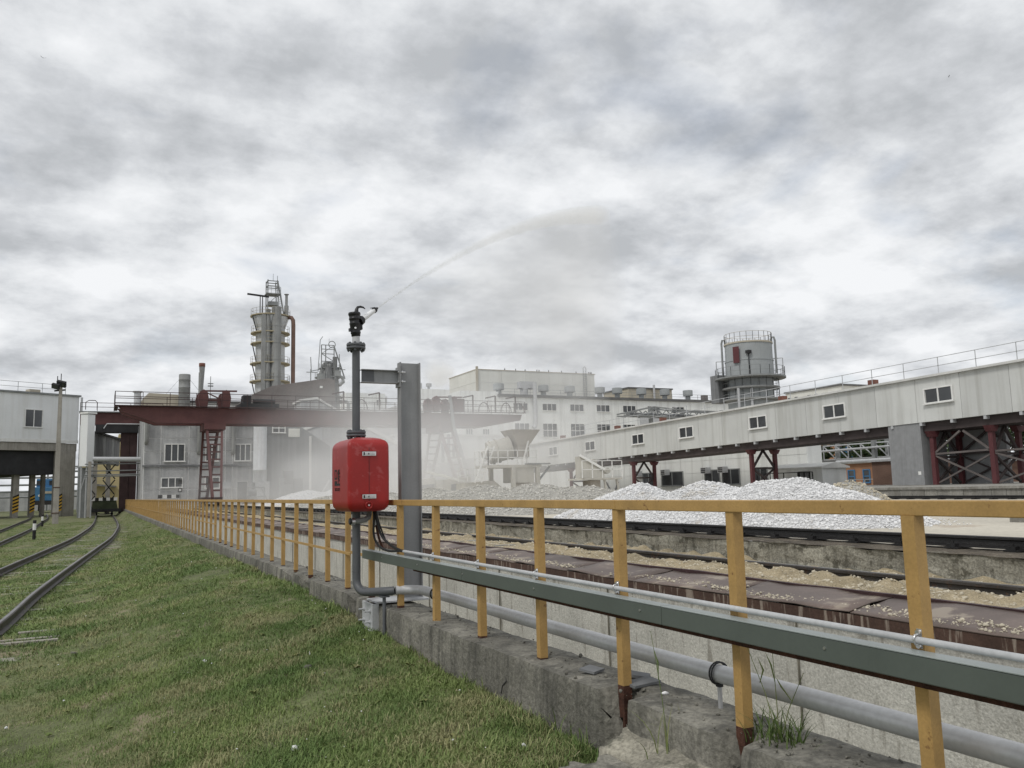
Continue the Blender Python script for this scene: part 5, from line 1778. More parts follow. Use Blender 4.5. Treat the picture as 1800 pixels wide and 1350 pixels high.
MB().box(68.1, 95.9, 155.06, 169.9, 0, 25.7).build("wall", joint_w, t)
for i in range(5):
    for (za, zb_) in ((12.0, 18.9), (18.96, 21.0), (21.06, 23.2), (23.26, 25.75)):
        MB().box(68.02 + 5.58 * i, 68.02 + 5.58 * i + 5.53, 155.0 - 0.02 * random.random(), 155.07, za, zb_).build("wall_panel", cream_w, t)
for i in range(3):
    for (za, zb_) in ((12.0, 18.9), (18.96, 21.0), (21.06, 23.2), (23.26, 25.75)):
        MB().box(68.0, 68.1, 155.1 + 4.95 * i, 155.1 + 4.95 * i + 4.9, za, zb_).build("wall_panel", cream_w, t)
MB().box(67.9, 96.1, 154.9, 170, 25.75, 25.9).build("coping", tanm, t)
b = MB()
for x in (93.0, 93.7):
    b.bar((x, 154.8, 17), (x, 154.8, 27.0), 0.1)
b.path([(93.0, 154.8, 27.0), (93.35, 154.8, 27.4), (93.7, 154.8, 27.0)], 0.06, 6)
for k in range(24):
    b.bar((93.0, 154.8, 17.2 + 0.4 * k), (93.7, 154.8, 17.2 + 0.4 * k), 0.05)
b.build("ladder", greysteel, t)
b = MB().box(67.75, 68.25, 154.75, 154.95, 14, 26.4)
b.build("corner_duct", tanm, t)
t = thing("tan_penthouse", "tan rooftop house with dark edge behind the ventilators", "building", (108, 152, 0))
MB().box(101.2, 112.6, 150, 160, 0, 22.3).build("wall", tanm, t)
MB().box(101.0, 112.8, 149.8, 160.2, 22.3, 22.6).build("roof", roofdark, t)
MB().tube((107.5, 149.5, 18), (107.5, 149.5, 23.2), 0.25, n=8).build("flue", galv, t)
bd = MB()
bird_spots = [(x, 155.3, 25.9) for x in (74.5, 77.0, 79.2, 82.0, 82.5, 84.8, 87.9, 91.5, 94.6, 95.0, 95.3)]
bd.lathe((0, 0, 0), [(0.02, 0), (0.10, 0.1), (0.11, 0.22), (0.06, 0.34), (0.07, 0.40), (0.02, 0.46)], 8)
bd.bar((0.05, 0, 0.12), (0.28, 0, 0.02), 0.08, 0.03)
bme = bd.mesh("bird", blackish)
for (x, y, z) in bird_spots:
    tag(link("bird", bme, None, (x, y, z), random.random() * 6), "dark bird perched on the edge of the white hall roof", "bird", "birds on the hall roof")
fb = MB().add([(0, -0.18, 0), (0.05, 0, 0.03), (0, 0.18, 0), (-0.05, 0, 0.03), (0, 0, -0.04), (0.6, -0.05, 0.22), (0.35, -0.12, 0.12), (-0.6, -0.05, 0.22), (-0.35, -0.12, 0.12), (0.05, 0.1, 0.03), (-0.05, 0.1, 0.03)],
              [(0, 1, 3), (1, 2, 3), (0, 4, 1), (4, 2, 1), (0, 3, 4), (4, 3, 2), (1, 6, 5), (1, 5, 9), (3, 7, 8), (3, 10, 7)])
fme = fb.mesh("flying_bird", blackish)
for (loc, lab) in (((-4.59, 65.2, 32.8), "bird flying high in the left of the sky"), ((62.4, 43.4, 34.6), "bird flying high in the right of the sky"), ((26, 52, 19.9), "bird flying just above the water jet")):
    o = tag(link("flying_bird", fme, None, loc, random.random()), lab, "bird")
    o.scale = (0.4, 0.4, 0.4)

# steel truss bridge between gallery and factory
t = thing("pipe_truss", "grey steel pipe truss bridge between the gallery and the factory", "pipe rack", (90, 115, 0.68))
b = MB()
for yy in (115, 117):
    top = [(76.5, yy, 13.3), (82.5, yy, 14.5), (89, yy, 14.0), (100, yy, 13.9), (112, yy, 13.7)]
    bot = [(76.5, yy, 13.0), (82.5, yy, 13.0), (89, yy, 12.7), (100, yy, 12.5), (112, yy, 12.4)]
    for L in (top, bot):
        for p, q in zip(L[:-1], L[1:]):
            b.bar(p, q, 0.22)
    for k in range(12):
        x = 78 + 2.8 * k
        b.bar((x, yy, 12.8), (x + 1.4, yy, 14.0), 0.12)
        b.bar((x + 1.4, yy, 14.0), (x + 2.8, yy, 12.8), 0.12)
b.build("truss", greysteel, t)
for x in (82.5, 89.0, 97.5, 104.0):
    MB().box(x - 0.25, x + 0.25, 115.7, 116.3, 0.5, 14.3).build("column", greysteel, t)
for z, yy in ((13.3, 115.6), (13.3, 116.4)):
    MB().tube((78, yy, z), (112, yy, z - 0.5), 0.28, n=10).build("pipe", dark_w, t)

# ================================================================== RIGHT BACKGROUND UNDER THE GALLERY
t = thing("brick_workshop", "orange brick workshop with blue framed windows under the gallery", "building", (63, 56, 1.1))
MB().box(62, 70, 51.0, 63.6, 0.6, 3.05).build("wall", brickm, t)
MB().box(61.7, 70.3, 50.8, 63.9, 3.05, 3.5).build("roof", roofdark, t)
for y in (56.2, 54.5, 52.2, 60.5):
    window(t, (61.97, y, 1.35), WX, 0.62, 1.05, 1, 2, bluem)
t = thing("dark_brick_shed", "small dark brick shed next to the grey sheet-clad box", "shed", (53, 43.5, 1.1))
MB().box(52, 56, 41.0, 45.2, 1.0, 2.85).build("wall", darkbrick, t)
MB().box(51.8, 56.2, 40.8, 45.4, 2.85, 2.98).build("roof", lightpaint, t)
t = thing("brick_wall_building", "long dark brick building behind the red trestles at right", "building", (62, 35, 1.1))
MB().box(60, 68, 24, 44.0, 1.0, 2.9).build("wall", darkbrick, t)
MB().box(59.7, 68.2, 23.8, 44.2, 2.9, 3.1).build("roof", dark_w, t)
MB().box(59.9, 59.98, 36.9, 37.9, 1.1, 2.6).build("white_door", whitepaint, t)
b = MB().path([(59.6, 44, 3.0), (59.6, 24, 3.5)], 0.10, 8)
b.path([(59.6, 41.5, 1.1), (59.6, 41.5, 2.5), (59.6, 41.3, 2.7), (59.6, 39, 2.7)], 0.08, 8)
b.build("wall_pipe", lightpaint, t)
t = thing("brick_tower_block", "distant orange brick block above the pipe rack", "building", (104, 94, 0.68))
MB().box(101.5, 110, 91.5, 100, 0.5, 8.4).build("wall", brickm, t)
MB().box(101.45, 101.5, 93, 95, 7.0, 7.3).build("ledge", roofdark, t)
for (px, lab) in (((84.5, 78.5, 4.6), "left blue painted container seen through the pipe rack"), ((73, 64.0, 4.3), "right blue painted container seen through the pipe rack")):
    t = thing("blue_container", lab, "container", (px[0], px[1], 0.68), "blue containers behind the pipe rack")
    x, y, z = px
    MB().box(x, x + 4, y - 3.2, y, z - 0.3, z + 1.2).build("body", bluem, t)
    MB().box(x - 0.06, x, y - 3.25, y + 0.05, z - 1.2, z - 0.3).build("skirt", bluem, t)
    MB().box(x + 0.2, x + 3.8, y - 3.0, y - 0.2, 0.6, z - 0.3).build("stand", dark_w, t)
t = thing("white_admin_block", "white office block with a row of windows peeking over the gallery", "building", (158, 148, 0.68))
MB().box(152, 168, 139, 156.5, 0.5, 23.2).build("wall", cream_w, t)
MB().box(151.7, 168.3, 138.7, 156.8, 23.2, 23.6).build("roof", roofdark, t)
for y in (155.2, 153.0, 148.8, 146.6, 144.4, 142.2, 140.2):
    window(t, (151.95, y, 20.2), WX, 1.1, 1.9, 1, 1)
t = thing("pipe_rack", "grey pipe rack on tall posts in front of the brick workshop", "pipe rack", (57, 55, 1.1))
for (x, y, w, m) in ((55.6, 58.6, 0.5, concpost), (56.5, 55.2, 0.45, concpost), (57.0, 53.0, 0.25, greysteel), (56.8, 49.0, 0.32, greysteel), (57.2, 48.0, 0.32, greysteel), (57.4, 45.2, 0.85, concpost)):
    MB().box(x - w / 2, x + w / 2, y - w / 2, y + w / 2, 0.68, 5.1).build("post", m, t)
b = MB()
for x, z in ((55.9, 4.7), (56.6, 4.1), (56.1, 2.95)):
    b.tube((x, 62, z - 0.1), (x, 40, z + 0.15), 0.09, n=8)
b.tube((55.7, 52, 3.05), (55.7, 42, 3.1), 0.16, n=8)
b.build("pipe", lightpaint, t)
b = MB()
for yy in (46.0, 53.4):
    pass
for z in (3.35, 4.55):
    b.bar((56.9, 54.5, z), (56.9, 45, z), 0.1)
for k in range(7):
    y = 54.5 - 1.35 * k
    b.bar((56.9, y, 3.35), (56.9, y, 4.55), 0.07)
    b.bar((56.9, y, 4.55), (56.9, y - 1.35, 3.35), 0.07)
b.build("truss", lightpaint, t)
t = thing("fence_rail", "low white rail fence in front of the brick workshop", "fence", (60, 52, 1.13))
MB().railing([(58.5, 62, 1.13), (58.5, 44, 1.13)], 0.45, 2.5, 0.07, ()).build("rails", lightpaint, t)

# ================================================================== CRUSHER AND SCREEN
t = thing("crusher_plant", "dusty pale crusher plant with hopper and drum behind the grey heap", "crusher", (27, 57, 0.68))
hx, hy = 27.75, 55.5
v = []
for (dx, dy, z) in ((1.15, 1.0, 5.78), (0.42, 0.42, 4.55)):
    v += [(hx - dx, hy - dy, z), (hx + dx, hy - dy, z), (hx + dx, hy + dy, z), (hx - dx, hy + dy, z)]
b = MB().add(v, [(0, 1, 5, 4), (1, 2, 6, 5), (2, 3, 7, 6), (3, 0, 4, 7), (4, 5, 6, 7)])
b.box(hx - 0.42, hx + 0.5, hy - 0.42, hy + 0.42, 3.75, 4.548)
b.build("hopper", machineg, t)
b = MB().tube((25.55, 56.4, 4.15), (27.2, 56.0, 4.55), 0.82, n=26)
for k in (0.12, 0.38, 0.92):
    p = Vector((25.55, 56.4, 4.15)).lerp(Vector((27.2, 56.0, 4.55)), k)
    q = Vector((25.55, 56.4, 4.15)).lerp(Vector((27.2, 56.0, 4.55)), k + 0.05)
    b.tube(p, q, 0.9, n=26)
b.tube((25.1, 56.5, 4.0), (25.55, 56.4, 4.12), 0.25, 0.5, n=16)
b.build("drum", machinew, t)
b = MB().box(24.9, 29.2, 55.0, 57.4, 3.05, 3.25)
b.box(26.9, 28.6, 55.1, 56.8, 1.95, 3.05)
b.build("deck", machinew, t)
b = MB().railing([(24.9, 55.0, 3.25), (28.8, 55.0, 3.25)], 1.05, 0.8, 0.06)
b.railing([(24.9, 55.0, 3.25), (24.9, 57.4, 3.25)], 1.05, 0.8, 0.06)
b.railing([(23.0, 56.0, 2.1), (24.4, 56.0, 2.1)], 0.9, 0.7, 0.06)
b.build("railing", whitepaint, t)
b = MB()
for w in (0, 0.5):
    b.bar((24.0 + w, 55.4, 2.0), (25.0 + w, 55.2, 4.6), 0.1)
for k in range(9):
    p = Vector((24.0, 55.4, 2.0)).lerp(Vector((25.0, 55.2, 4.6)), (k + 0.5) / 9)
    b.bar(p, p + Vector((0.5, 0, 0)), 0.08)
b.bar((27.6, 54.9, 3.3), (28.1, 54.9, 5.0), 0.1)
b.bar((21.0, 56.8, 2.9), (23.6, 56.2, 2.15), 0.12)
b.bar((21.0, 57.4, 2.9), (23.6, 56.8, 2.15), 0.12)
b.build("ladder", whitepaint, t)
for (x, y) in ((26.9, 55.1), (28.9, 55.1), (28.9, 57.0), (26.0, 57.0)):
    MB().box(x - 0.14, x + 0.14, y - 0.14, y + 0.14, 0.66, 3.05).build("leg", machinew, t)
b = MB().bar((28.9, 55.1, 2.0), (29.9, 55.1, 3.1), 0.12)
b.box(28.0, 29.9, 54.9, 55.3, 3.26, 3.36)
b.build("bracket", greysteel, t)
MB().prism([(23.3, 55.6, 0.66), (23.3, 55.6, 2.0), (25.6, 55.6, 2.15), (26.8, 55.6, 1.2), (26.8, 55.6, 0.66)], (0, 1.6, 0)).build("stone_bin", machinew, t)
MB().box(26.9, 28.7, 55.2, 55.4, 0.66, 1.94).build("side_plate", machineg, t)
for (cx, cy, s_, lab) in ((23.0, 63.0, 1.0, "left dusty white concrete hopper block behind the grey heap"), (25.2, 61.6, 1.25, "right dusty white concrete hopper block behind the grey heap")):
    t = thing("hopper_block", lab, "hopper", (cx, cy, 0.68), "hopper blocks in the dust")
    MB().prism([(cx - 1.0 * s_, cy, 0.66), (cx - 1.0 * s_, cy, 2.35), (cx + 0.9 * s_, cy, 2.55), (cx + 0.9 * s_, cy, 0.66)], (0, 1.8, 0)).build("block", machinew, t)
    MB().prism([(cx - 0.5 * s_, cy - 0.02, 1.15), (cx - 0.4 * s_, cy - 0.02, 2.0), (cx + 0.8 * s_, cy - 0.02, 2.05), (cx + 0.8 * s_, cy - 0.02, 1.15)], (0, 0.015, 0)).build("opening", dark_w, t)
t = thing("screen_machine", "white screening machine with slanted chute between the two heaps", "screening machine", (23.6, 38.8, 0.68))
MB().prism([(22.95, 38.9, 3.15), (24.15, 38.4, 2.35), (24.15, 38.4, 1.95), (22.95, 38.9, 2.0)], (0.25, 0.9, 0)).build("chute_side", machinew, t)
b = MB().bar((22.95, 38.85, 3.2), (24.2, 38.35, 2.38), 0.16, 0.12)
b.build("chute_flange", whitepaint, t)
b = MB().tube((24.25, 38.2, 2.35), (24.25, 38.7, 2.35), 0.16, n=12)
b.tube((23.85, 38.9, 2.8), (23.85, 39.4, 2.8), 0.2, n=12)
b.build("drive_drum", machinew, t)
b = MB().box(22.5, 24.95, 37.9, 39.4, 1.88, 1.97)
b.build("deck", machinew, t)
MB().railing([(22.5, 37.9, 1.97), (24.95, 37.9, 1.97)], 0.9, 0.55, 0.035).build("railing", whitepaint, t)
for (x, dx) in ((23.9, 0.16), (24.65, 0.16)):
    for y in (38.0, 39.2):
        MB().bar((x, y, 1.88), (x + dx, y, 0.67), 0.1).build("leg", machinew, t)
b = MB().bar((24.0, 38.0, 1.75), (24.55, 38.0, 0.8), 0.06)
b.bar((24.75, 38.0, 1.75), (24.3, 38.0, 0.8), 0.06)
b.build("brace", dark_w, t)
b = MB().box(23.1, 23.7, 38.1, 38.9, 1.2, 1.86)
b.tube((22.7, 38.3, 1.35), (22.7, 39.1, 1.35), 0.22, n=12)
b.build("feed_box", machineg, t)

# ================================================================== LEFT BUILDING ON COLUMNS
Cn = Vector((-2.5, 112.0, 0))
ux = Vector((-0.889, -0.459, 0))            # along the facade to the left
XF = Matrix(((-ux.x, -ux.y * -1, 0, Cn.x), (-ux.y, -ux.x * 1, 0, Cn.y), (0, 0, 1, 0), (0, 0, 0, 1)))
ang = math.atan2(-ux.y, -ux.x)
XF = Matrix.Translation(Cn) @ Matrix.Rotation(ang, 4, "Z")   # local +x right, +y away
t = thing("white_stilt_building", "white clad building on concrete columns at the left edge", "building", Cn)
MB(XF).box(-34, 0, 0, 16, 8.3, 13.65).build("wall", panel_w, t)
MB(XF).box(-34.2, 0.15, -0.2, 16.2, 13.65, 13.85).build("roof", greysteel, t)
MB(XF).box(-34, 0.03, -0.05, 0.0, 8.12, 8.5).build("base_trim", whitepaint, t)
MB(XF).box(-34, -0.05, 0.1, 16, 7.2, 8.1).build("deck_edge", concpost, t)
MB(XF).box(-34, -2.4, 0.6, 15.8, 4.5, 7.19).build("soffit_shade", blackish, t)  # soffit made a deep black block, standing in for shade under the deck
MB(XF).box(-2.35, -0.15, 0.02, 0.8, -0.4, 7.19).build("concrete_pier", concpost, t)
o = window(t, XF @ Vector((-5.05, -0.02, 9.9)), ang, 1.8, 1.9, 2, 1)
b = MB(XF).railing([(-33, 0.3, 13.85), (-1.5, 0.3, 13.85)], 1.1, 2.6, 0.04)
b.build("roof_railing", greysteel, t)
b = MB(XF).box(-5.2, -4.0, 1, 2, 13.85, 14.3)
b.build("roof_hatch", tanm, t)
b = MB(XF).path([(0.2, -0.2, 13.6), (0.2, -0.2, 0.1), (0.35, -0.4, -0.2)], 0.13, 10)
b.build("rain_pipe", lightpaint, t)


def striped_column(x, y, w, zt_, lab):
    b = MB(XF).box(x - w / 2, x + w / 2, y - w / 2, y + w / 2, -0.4, zt_)
    c = b.build("column", concpost, t)
    if lab:
        for k in range(5):
            z = 0.15 + 0.38 * k
            b = MB(XF).add([(x - w / 2 - 0.02, y - w / 2 - 0.03, z), (x + w / 2 + 0.02, y - w / 2 - 0.03, z + 0.26), (x + w / 2 + 0.02, y - w / 2 - 0.03, z + 0.46), (x - w / 2 - 0.02, y - w / 2 - 0.03, z + 0.2)], [(0, 1, 2, 3)])
            b.build("hazard_stripe", hazyel, c)
            b = MB(XF).add([(x - w / 2 - 0.02, y - w / 2 - 0.029, z + 0.2), (x + w / 2 + 0.02, y - w / 2 - 0.029, z + 0.46), (x + w / 2 + 0.02, y - w / 2 - 0.029, z + 0.66), (x - w / 2 - 0.02, y - w / 2 - 0.029, z + 0.38)], [(0, 1, 2, 3)])
            b.build("hazard_stripe", blackpaint, c)


striped_column(-6.1, 1.4, 0.62, 6.2, True)
striped_column(-3.95, 2.2, 0.5, 6.0, True)
striped_column(-1.95, 4.0, 0.42, 5.6, False)
striped_column(-9.8, 1.4, 0.75, 6.2, True)
striped_column(-2.0, -0.25, 0.42, 2.2, True)
striped_column(-6.0, 12.0, 0.5, 5.6, False)
striped_column(-8.4, 12.0, 0.5, 5.6, False)
t = thing("white_annex", "narrow white clad lift box beside the stilt building", "annex", (-1.3, 97, -0.3))
MB().prism([(-1.97, 97.3, 4.93), (-1.30, 96.7, 4.9), (-0.63, 97.05, 4.85), (-1.25, 98.0, 4.9)], (0, 0, 5.35)).build("cladding", panel_w, t)
MB().prism([(-2.05, 97.3, 10.3), (-1.30, 96.55, 10.3), (-0.46, 97.05, 10.3), (-1.25, 98.1, 10.3)], (0, 0, 0.18)).build("roof", whitepaint, t)
b = MB()
for (x, y) in ((-1.76, 97.3), (-1.26, 97.0), (-0.76, 97.2)):
    b.bar((x, y, -0.35), (x, y, 4.9), 0.14)
b.bar((-1.26, 97.0, 0.2), (-0.76, 97.2, 2.4), 0.09)
b.bar((-1.76, 97.3, 2.4), (-1.26, 97.0, 4.4), 0.09)
b.build("leg", lightpaint, t)
MB().box(-2.0, -1.1, 97.6, 98.0, -0.35, 4.8).build("screen_wall", greysteel, t)
t = thing("old_corrugated_gallery", "dark weathered corrugated gallery between stilt building and crane", "gallery", (0.5, 104, 0))
P0, P1 = Vector((-0.75, 99.0, 0)), Vector((2.05, 112.0, 0))
n_ = 9
for k in range(n_):
    a, c = P0.lerp(P1, k / n_), P0.lerp(P1, (k + 0.95) / n_)
    MB().prism([(a.x, a.y, 5.5), (c.x, c.y, 5.5), (c.x, c.y, 8.5), (a.x, a.y, 8.5)], (-0.1, 3.0, 0)).build("sheet", dark_w if k % 3 else greysteel, t)
MB().prism([(P0.x + 0.2, P0.y - 0.3, 8.5), (P1.x + 0.3, P1.y, 8.5), (P1.x + 0.3, P1.y, 8.7), (P0.x + 0.2, P0.y - 0.3, 8.7)], (-0.3, 3.4, 0)).build("roof", blackish, t)
for p in (P0.lerp(P1, 0.12), P0.lerp(P1, 0.6)):
    MB().box(p.x - 0.35, p.x + 0.15, p.y - 0.3, p.y + 0.3, -0.2, 5.5).build("post", concpost, t)
b = MB()
for (a, c) in (((-1.6, 99.3), (-0.4, 99.3)), ((0.3, 103), (1.5, 103))):
    for z in (0.3, 2.0, 3.7):
        b.bar((a[0], a[1], z), (c[0], c[1], z + 1.6), 0.12)
        b.bar((c[0], c[1], z), (a[0], a[1], z + 1.6), 0.12)
b.build("brace", blackish, t)
t = thing("overhead_pipes", "grey pipes crossing overhead from the dark gallery to the grey building", "pipe rack", (1.6, 95, 0))
MB().tube((-0.7, 95, 5.55), (3.8, 95, 5.5), 0.24, n=14).build("large_pipe", lightpaint, t)
b = MB()
for z in (5.05, 4.35, 3.95, 3.8):
    b.tube((-1.4, 95.2, z), (3.7, 95.2, z + 0.05), 0.06, n=8)
b.build("small_pipe", greysteel, t)
MB().box(-1.1, -0.8, 94.8, 95.4, -0.2, 5.3).build("post", concpost, t)
t = thing("yellow_building", "pale yellow building behind the pipe trestles", "building", (2, 138, 0))
MB().box(-2.5, 3.3, 137, 150, -0.2, 8.6).build("wall", yelbuild, t)
MB().box(2.3, 3.35, 136.9, 150, 8.6, 11.0).build("tower", yelbuild, t)
MB().prism([(-1.8, 135.6, 3.6), (2.2, 135.6, 3.2), (2.2, 135.6, 3.4), (-1.8, 135.6, 3.9)], (0, 1.4, 0)).build("canopy", dark_w, t)

# blue locomotive
t = thing("blue_locomotive", "blue locomotive parked behind the columns", "locomotive", (-7.2, 150, -0.1))
b = MB().box(-9.0, -5.2, 148, 158, 1.5, 3.6)
b.build("body", bluem, t, 0.08)
MB().box(-8.8, -5.4, 150, 153, 3.6, 4.9).build("cab", bluem, t, 0.08)
MB().box(-9.1, -5.1, 147.8, 158.2, 0.9, 1.5).build("underframe", blackish, t)
for x in (-8.3, -6.6):
    MB().box(x - 0.45, x + 0.45, 149.95, 149.99, 3.9, 4.6).build("cab_window", glass, t)
MB().box(-7.6, -5.5, 147.9, 147.98, 2.6, 2.95).build("cream_stripe", tanm, t)
for x in (-8.2, -6.0):
    MB().tube((x, 147.5, 1.2), (x, 147.8, 1.2), 0.25, n=12).build("buffer", blackish, t)
    MB().tube((x, 147.97, 2.3), (x, 147.9, 2.3), 0.18, n=12).build("headlight", whitepaint, t)
for y in (149.5, 152, 155, 157):
    for x in (-8.3, -5.9):
        MB().tube((x - 0.1, y, 0.45), (x + 0.1, y, 0.45), 0.48, n=16).build("wheel", blackish, t)
t = thing("rail_yard_wall", "pale far wall with pipe racks beyond the columns", "wall", (-20, 175, 0))
MB().box(-70, -1, 176, 180, -0.2, 3.4).build("wall", grey_w, t)
b = MB()
for z in (5.4, 6.4, 7.2, 4.2, 3.1, 2.2):
    b.tube((-60, 165, z), (-3, 163, z), 0.16, n=8)
for x in range(-58, -2, 5):
    b.bar((x, 165, -0.2), (x, 165, 7.4), 0.25)
    b.bar((x, 165, 5.4), (x + 5, 165, 7.2), 0.1)
b.build("pipe_rack", greysteel, t)
b = MB().tube((-30, 150, 7.0), (-9.5, 150, 7.0), 0.6, n=14)
tag(b.build("fat_pipe", lightpaint), "fat pale pipe showing under the stilt building at the left edge", "pipe")

# flat wagon on the grass track
t = thing("flat_wagon", "low dark green flat wagon with black and white end beam on the track", "wagon", (0.55, 101, -0.2))
b = MB().prism([(-0.75, 100.2, 0.45), (-0.55, 100.2, 1.35), (1.65, 100.2, 1.35), (1.85, 100.2, 0.45)], (0, 8.5, 0))
b.build("body", mat("wagon_green", (0.045, 0.055, 0.03), 0.85, 0.3, 1.5), t)
MB().box(-1.05, 2.15, 99.9, 100.2, 0.18, 0.5).build("end_sill", blackish, t)
for i in range(7):
    MB().box(-0.75 + 0.36 * i, -0.40 + 0.36 * i, 100.15, 100.4, 1.36, 1.68).build("striped_beam_piece", blackpaint if i % 2 else whitepaint, t)
for x in (-0.2, 1.32):
    for y in (101.2, 107.0):
        MB().tube((x - 0.07, y, 0.25), (x + 0.07, y, 0.25), 0.44, n=16).build("wheel", blackish, t)
b = MB().path([(-0.2, 99.7, 0.15), (0.1, 99.65, -0.02), (0.6, 99.65, -0.05), (1.1, 99.65, -0.02), (1.3, 99.7, 0.15)], 0.04, 6)
b.build("coupling_chain", blackish, t)
t = thing("buffer_stop", "small black and white striped buffer stop at the end of the trench", "buffer stop", (5.7, 87.5, 0.67))
for x in (5.1, 6.9):
    MB().box(x - 0.06, x + 0.06, 87.2, 87.3, 0.66, 1.75).build("post", whitepaint, t)
for i in range(5):
    MB().box(5.0 + 0.4 * i, 5.4 + 0.4 * i, 87.1, 87.2, 1.45, 1.78).build("striped_beam_piece", whitepaint if i % 2 else blackpaint, t)
t = thing("signal_plate", "small black and white signal plates on a pole in the dust", "signal", (6.7, 86.5, 0.67))
MB().bar((6.9, 86.6, 0.66), (6.9, 86.6, 3.4), 0.06).build("pole", greysteel, t)
MB().box(6.72, 7.08, 86.52, 86.56, 2.75, 3.2).build("plate", blackpaint, t)
MB().box(6.72, 7.08, 86.52, 86.56, 2.0, 2.4).build("plate", blackpaint, t)
MB().box(6.80, 7.0, 86.50, 86.515, 2.1, 2.3).build("plate_face", whitepaint, t)

# lamp post
L0 = Vector((-3.05, 76, -0.35))
t = thing("concrete_lamp_post", "tall concrete post with floodlights on top at left", "lamp post", L0)
MB().add([(L0.x - 0.22, L0.y - 0.22, -0.4), (L0.x + 0.22, L0.y - 0.22, -0.4), (L0.x + 0.22, L0.y + 0.22, -0.4), (L0.x - 0.22, L0.y + 0.22, -0.4), (L0.x - 0.12, L0.y - 0.12, 10.5), (L0.x + 0.12, L0.y - 0.12, 10.5), (L0.x + 0.12, L0.y + 0.12, 10.5), (L0.x - 0.12, L0.y + 0.12, 10.5)],
         [(0, 1, 5, 4), (1, 2, 6, 5), (2, 3, 7, 6), (3, 0, 4, 7), (4, 5, 6, 7)]).build("pole", concpost, t)
b = MB().box(L0.x - 0.24, L0.x + 0.24, L0.y - 0.22, L0.y + 0.22, 2.5, 2.56)
b.box(L0.x - 0.27, L0.x + 0.27, L0.y - 0.25, L0.y + 0.25, 0.5, 0.56)
b.build("band", rustm, t)
b = MB().bar((L0.x - 0.45, L0.y, 10.2), (L0.x + 0.35, L0.y, 10.3), 0.12)
b.bar((L0.x, L0.y, 10.3), (L0.x, L0.y, 11.6), 0.06)
b.bar((L0.x - 0.25, L0.y, 10.3), (L0.x - 0.25, L0.y, 11.4), 0.06)
b.build("bracket", blackish, t)
for (dx, z, s_) in ((0.05, 10.75, 0.34), (-0.35, 10.55, 0.28)):
    M_ = Matrix.Translation((L0.x + dx, L0.y - 0.25, z)) @ Matrix.Rotation(R(35), 4, "X") @ Matrix.Rotation(R(-25), 4, "Z")
    o = MB(M_).box(-s_, s_, -0.12, 0.12, -s_ * 0.7, s_ * 0.7).build("floodlight", blackish, t)
    MB(M_).box(-s_ * 0.85, s_ * 0.85, -0.135, -0.121, -s_ * 0.55, s_ * 0.55).build("lens", glass, o)
# marker posts
for (x, y, h, lab) in ((-2.72, 46.4, 0.92, "nearer black and white striped marker post in the grass"), (-3.62, 70, 0.85, "farther black and white striped marker post by the lamp post")):
    z = gz(x, y)
    t = thing("marker_post", lab, "marker post", (x, y, z), "striped marker posts by the track")
    for k in range(6):
        MB().tube((x, y, z + h * k / 6 - (0.1 if k == 0 else 0)), (x, y, z + h * (k + 1) / 6), 0.075, n=12).build("band", blackpaint if k % 2 == 0 and k < 3 or k in (1, 5) else whitepaint, t)

# ================================================================== TREES
def raw_mesh(name, V, F, m):
    """V (n,3), F (k,q) all faces the same size"""
    me = bpy.data.meshes.new(name)
    q = F.shape[1]
    me.vertices.add(len(V))
    me.vertices.foreach_set("co", np.ascontiguousarray(V, dtype=np.float32).reshape(-1))
    me.loops.add(F.size)
    me.loops.foreach_set("vertex_index", np.ascontiguousarray(F, dtype=np.int32).reshape(-1))
    me.polygons.add(len(F))
    me.polygons.foreach_set("loop_start", np.arange(0, F.size, q, dtype=np.int32))
    me.materials.append(m)
    me.update(calc_edges=True)
    return me


def tree(x, y, h, r, label, seed):
    rg = np.random.default_rng(seed)
    t = thing("broadleaf_tree", label, "tree", (x, y, 0.6), "trees beyond the brick workshop")
    b = MB()
    top = Vector((x + rg.uniform(-0.4, 0.4), y, h * 0.75))
    b.path([(x, y, 0.5), (x + 0.1, y, h * 0.25), (x - 0.1, y, h * 0.5), top], [0.32, 0.25, 0.17, 0.05], 8)
    cl = []
    for i in range(11):
        a = rg.uniform(0, 6.28)
        z0 = h * rg.uniform(0.28, 0.62)
        rr = r * rg.uniform(0.45, 0.9)
        e = Vector((x + rr * math.cos(a), y + rr * math.sin(a), z0 + h * rg.uniform(0.1, 0.3)))
        s0 = Vector((x, y, z0))
        b.path([s0, s0.lerp(e, 0.5) + Vector((0, 0, 0.25)), e], [0.10, 0.07, 0.03], 6)
        cl.append((e, r * rg.uniform(0.32, 0.55)))
    cl.append((top, r * 0.5))
    b.build("trunk", barkm, t)
    P = []
    for (e, cr) in cl:
        n = 330
        d = rg.normal(size=(n, 3))
        d /= np.linalg.norm(d, axis=1)[:, None]
        P.append(np.array(e) + d * (cr * rg.uniform(0.35, 1.05, n) ** 0.6)[:, None] * np.array([1, 1, 0.75]))
    P = np.concatenate(P)
    n = len(P)
    a = rg.normal(size=(n, 3))
    a /= np.linalg.norm(a, axis=1)[:, None]
    c = np.cross(a, rg.normal(size=(n, 3)))
    c /= np.linalg.norm(c, axis=1)[:, None]
    s = rg.uniform(0.10, 0.24, n)[:, None]
    V = np.stack([P - a * s, P + c * s * 0.6, P + a * s, P - c * s * 0.6], 1).reshape(-1, 3)
    F = np.arange(4 * n).reshape(n, 4)
    o = link("crown", raw_mesh("crown", V, F, treem), t)
    o.location = -OFF[t.name]


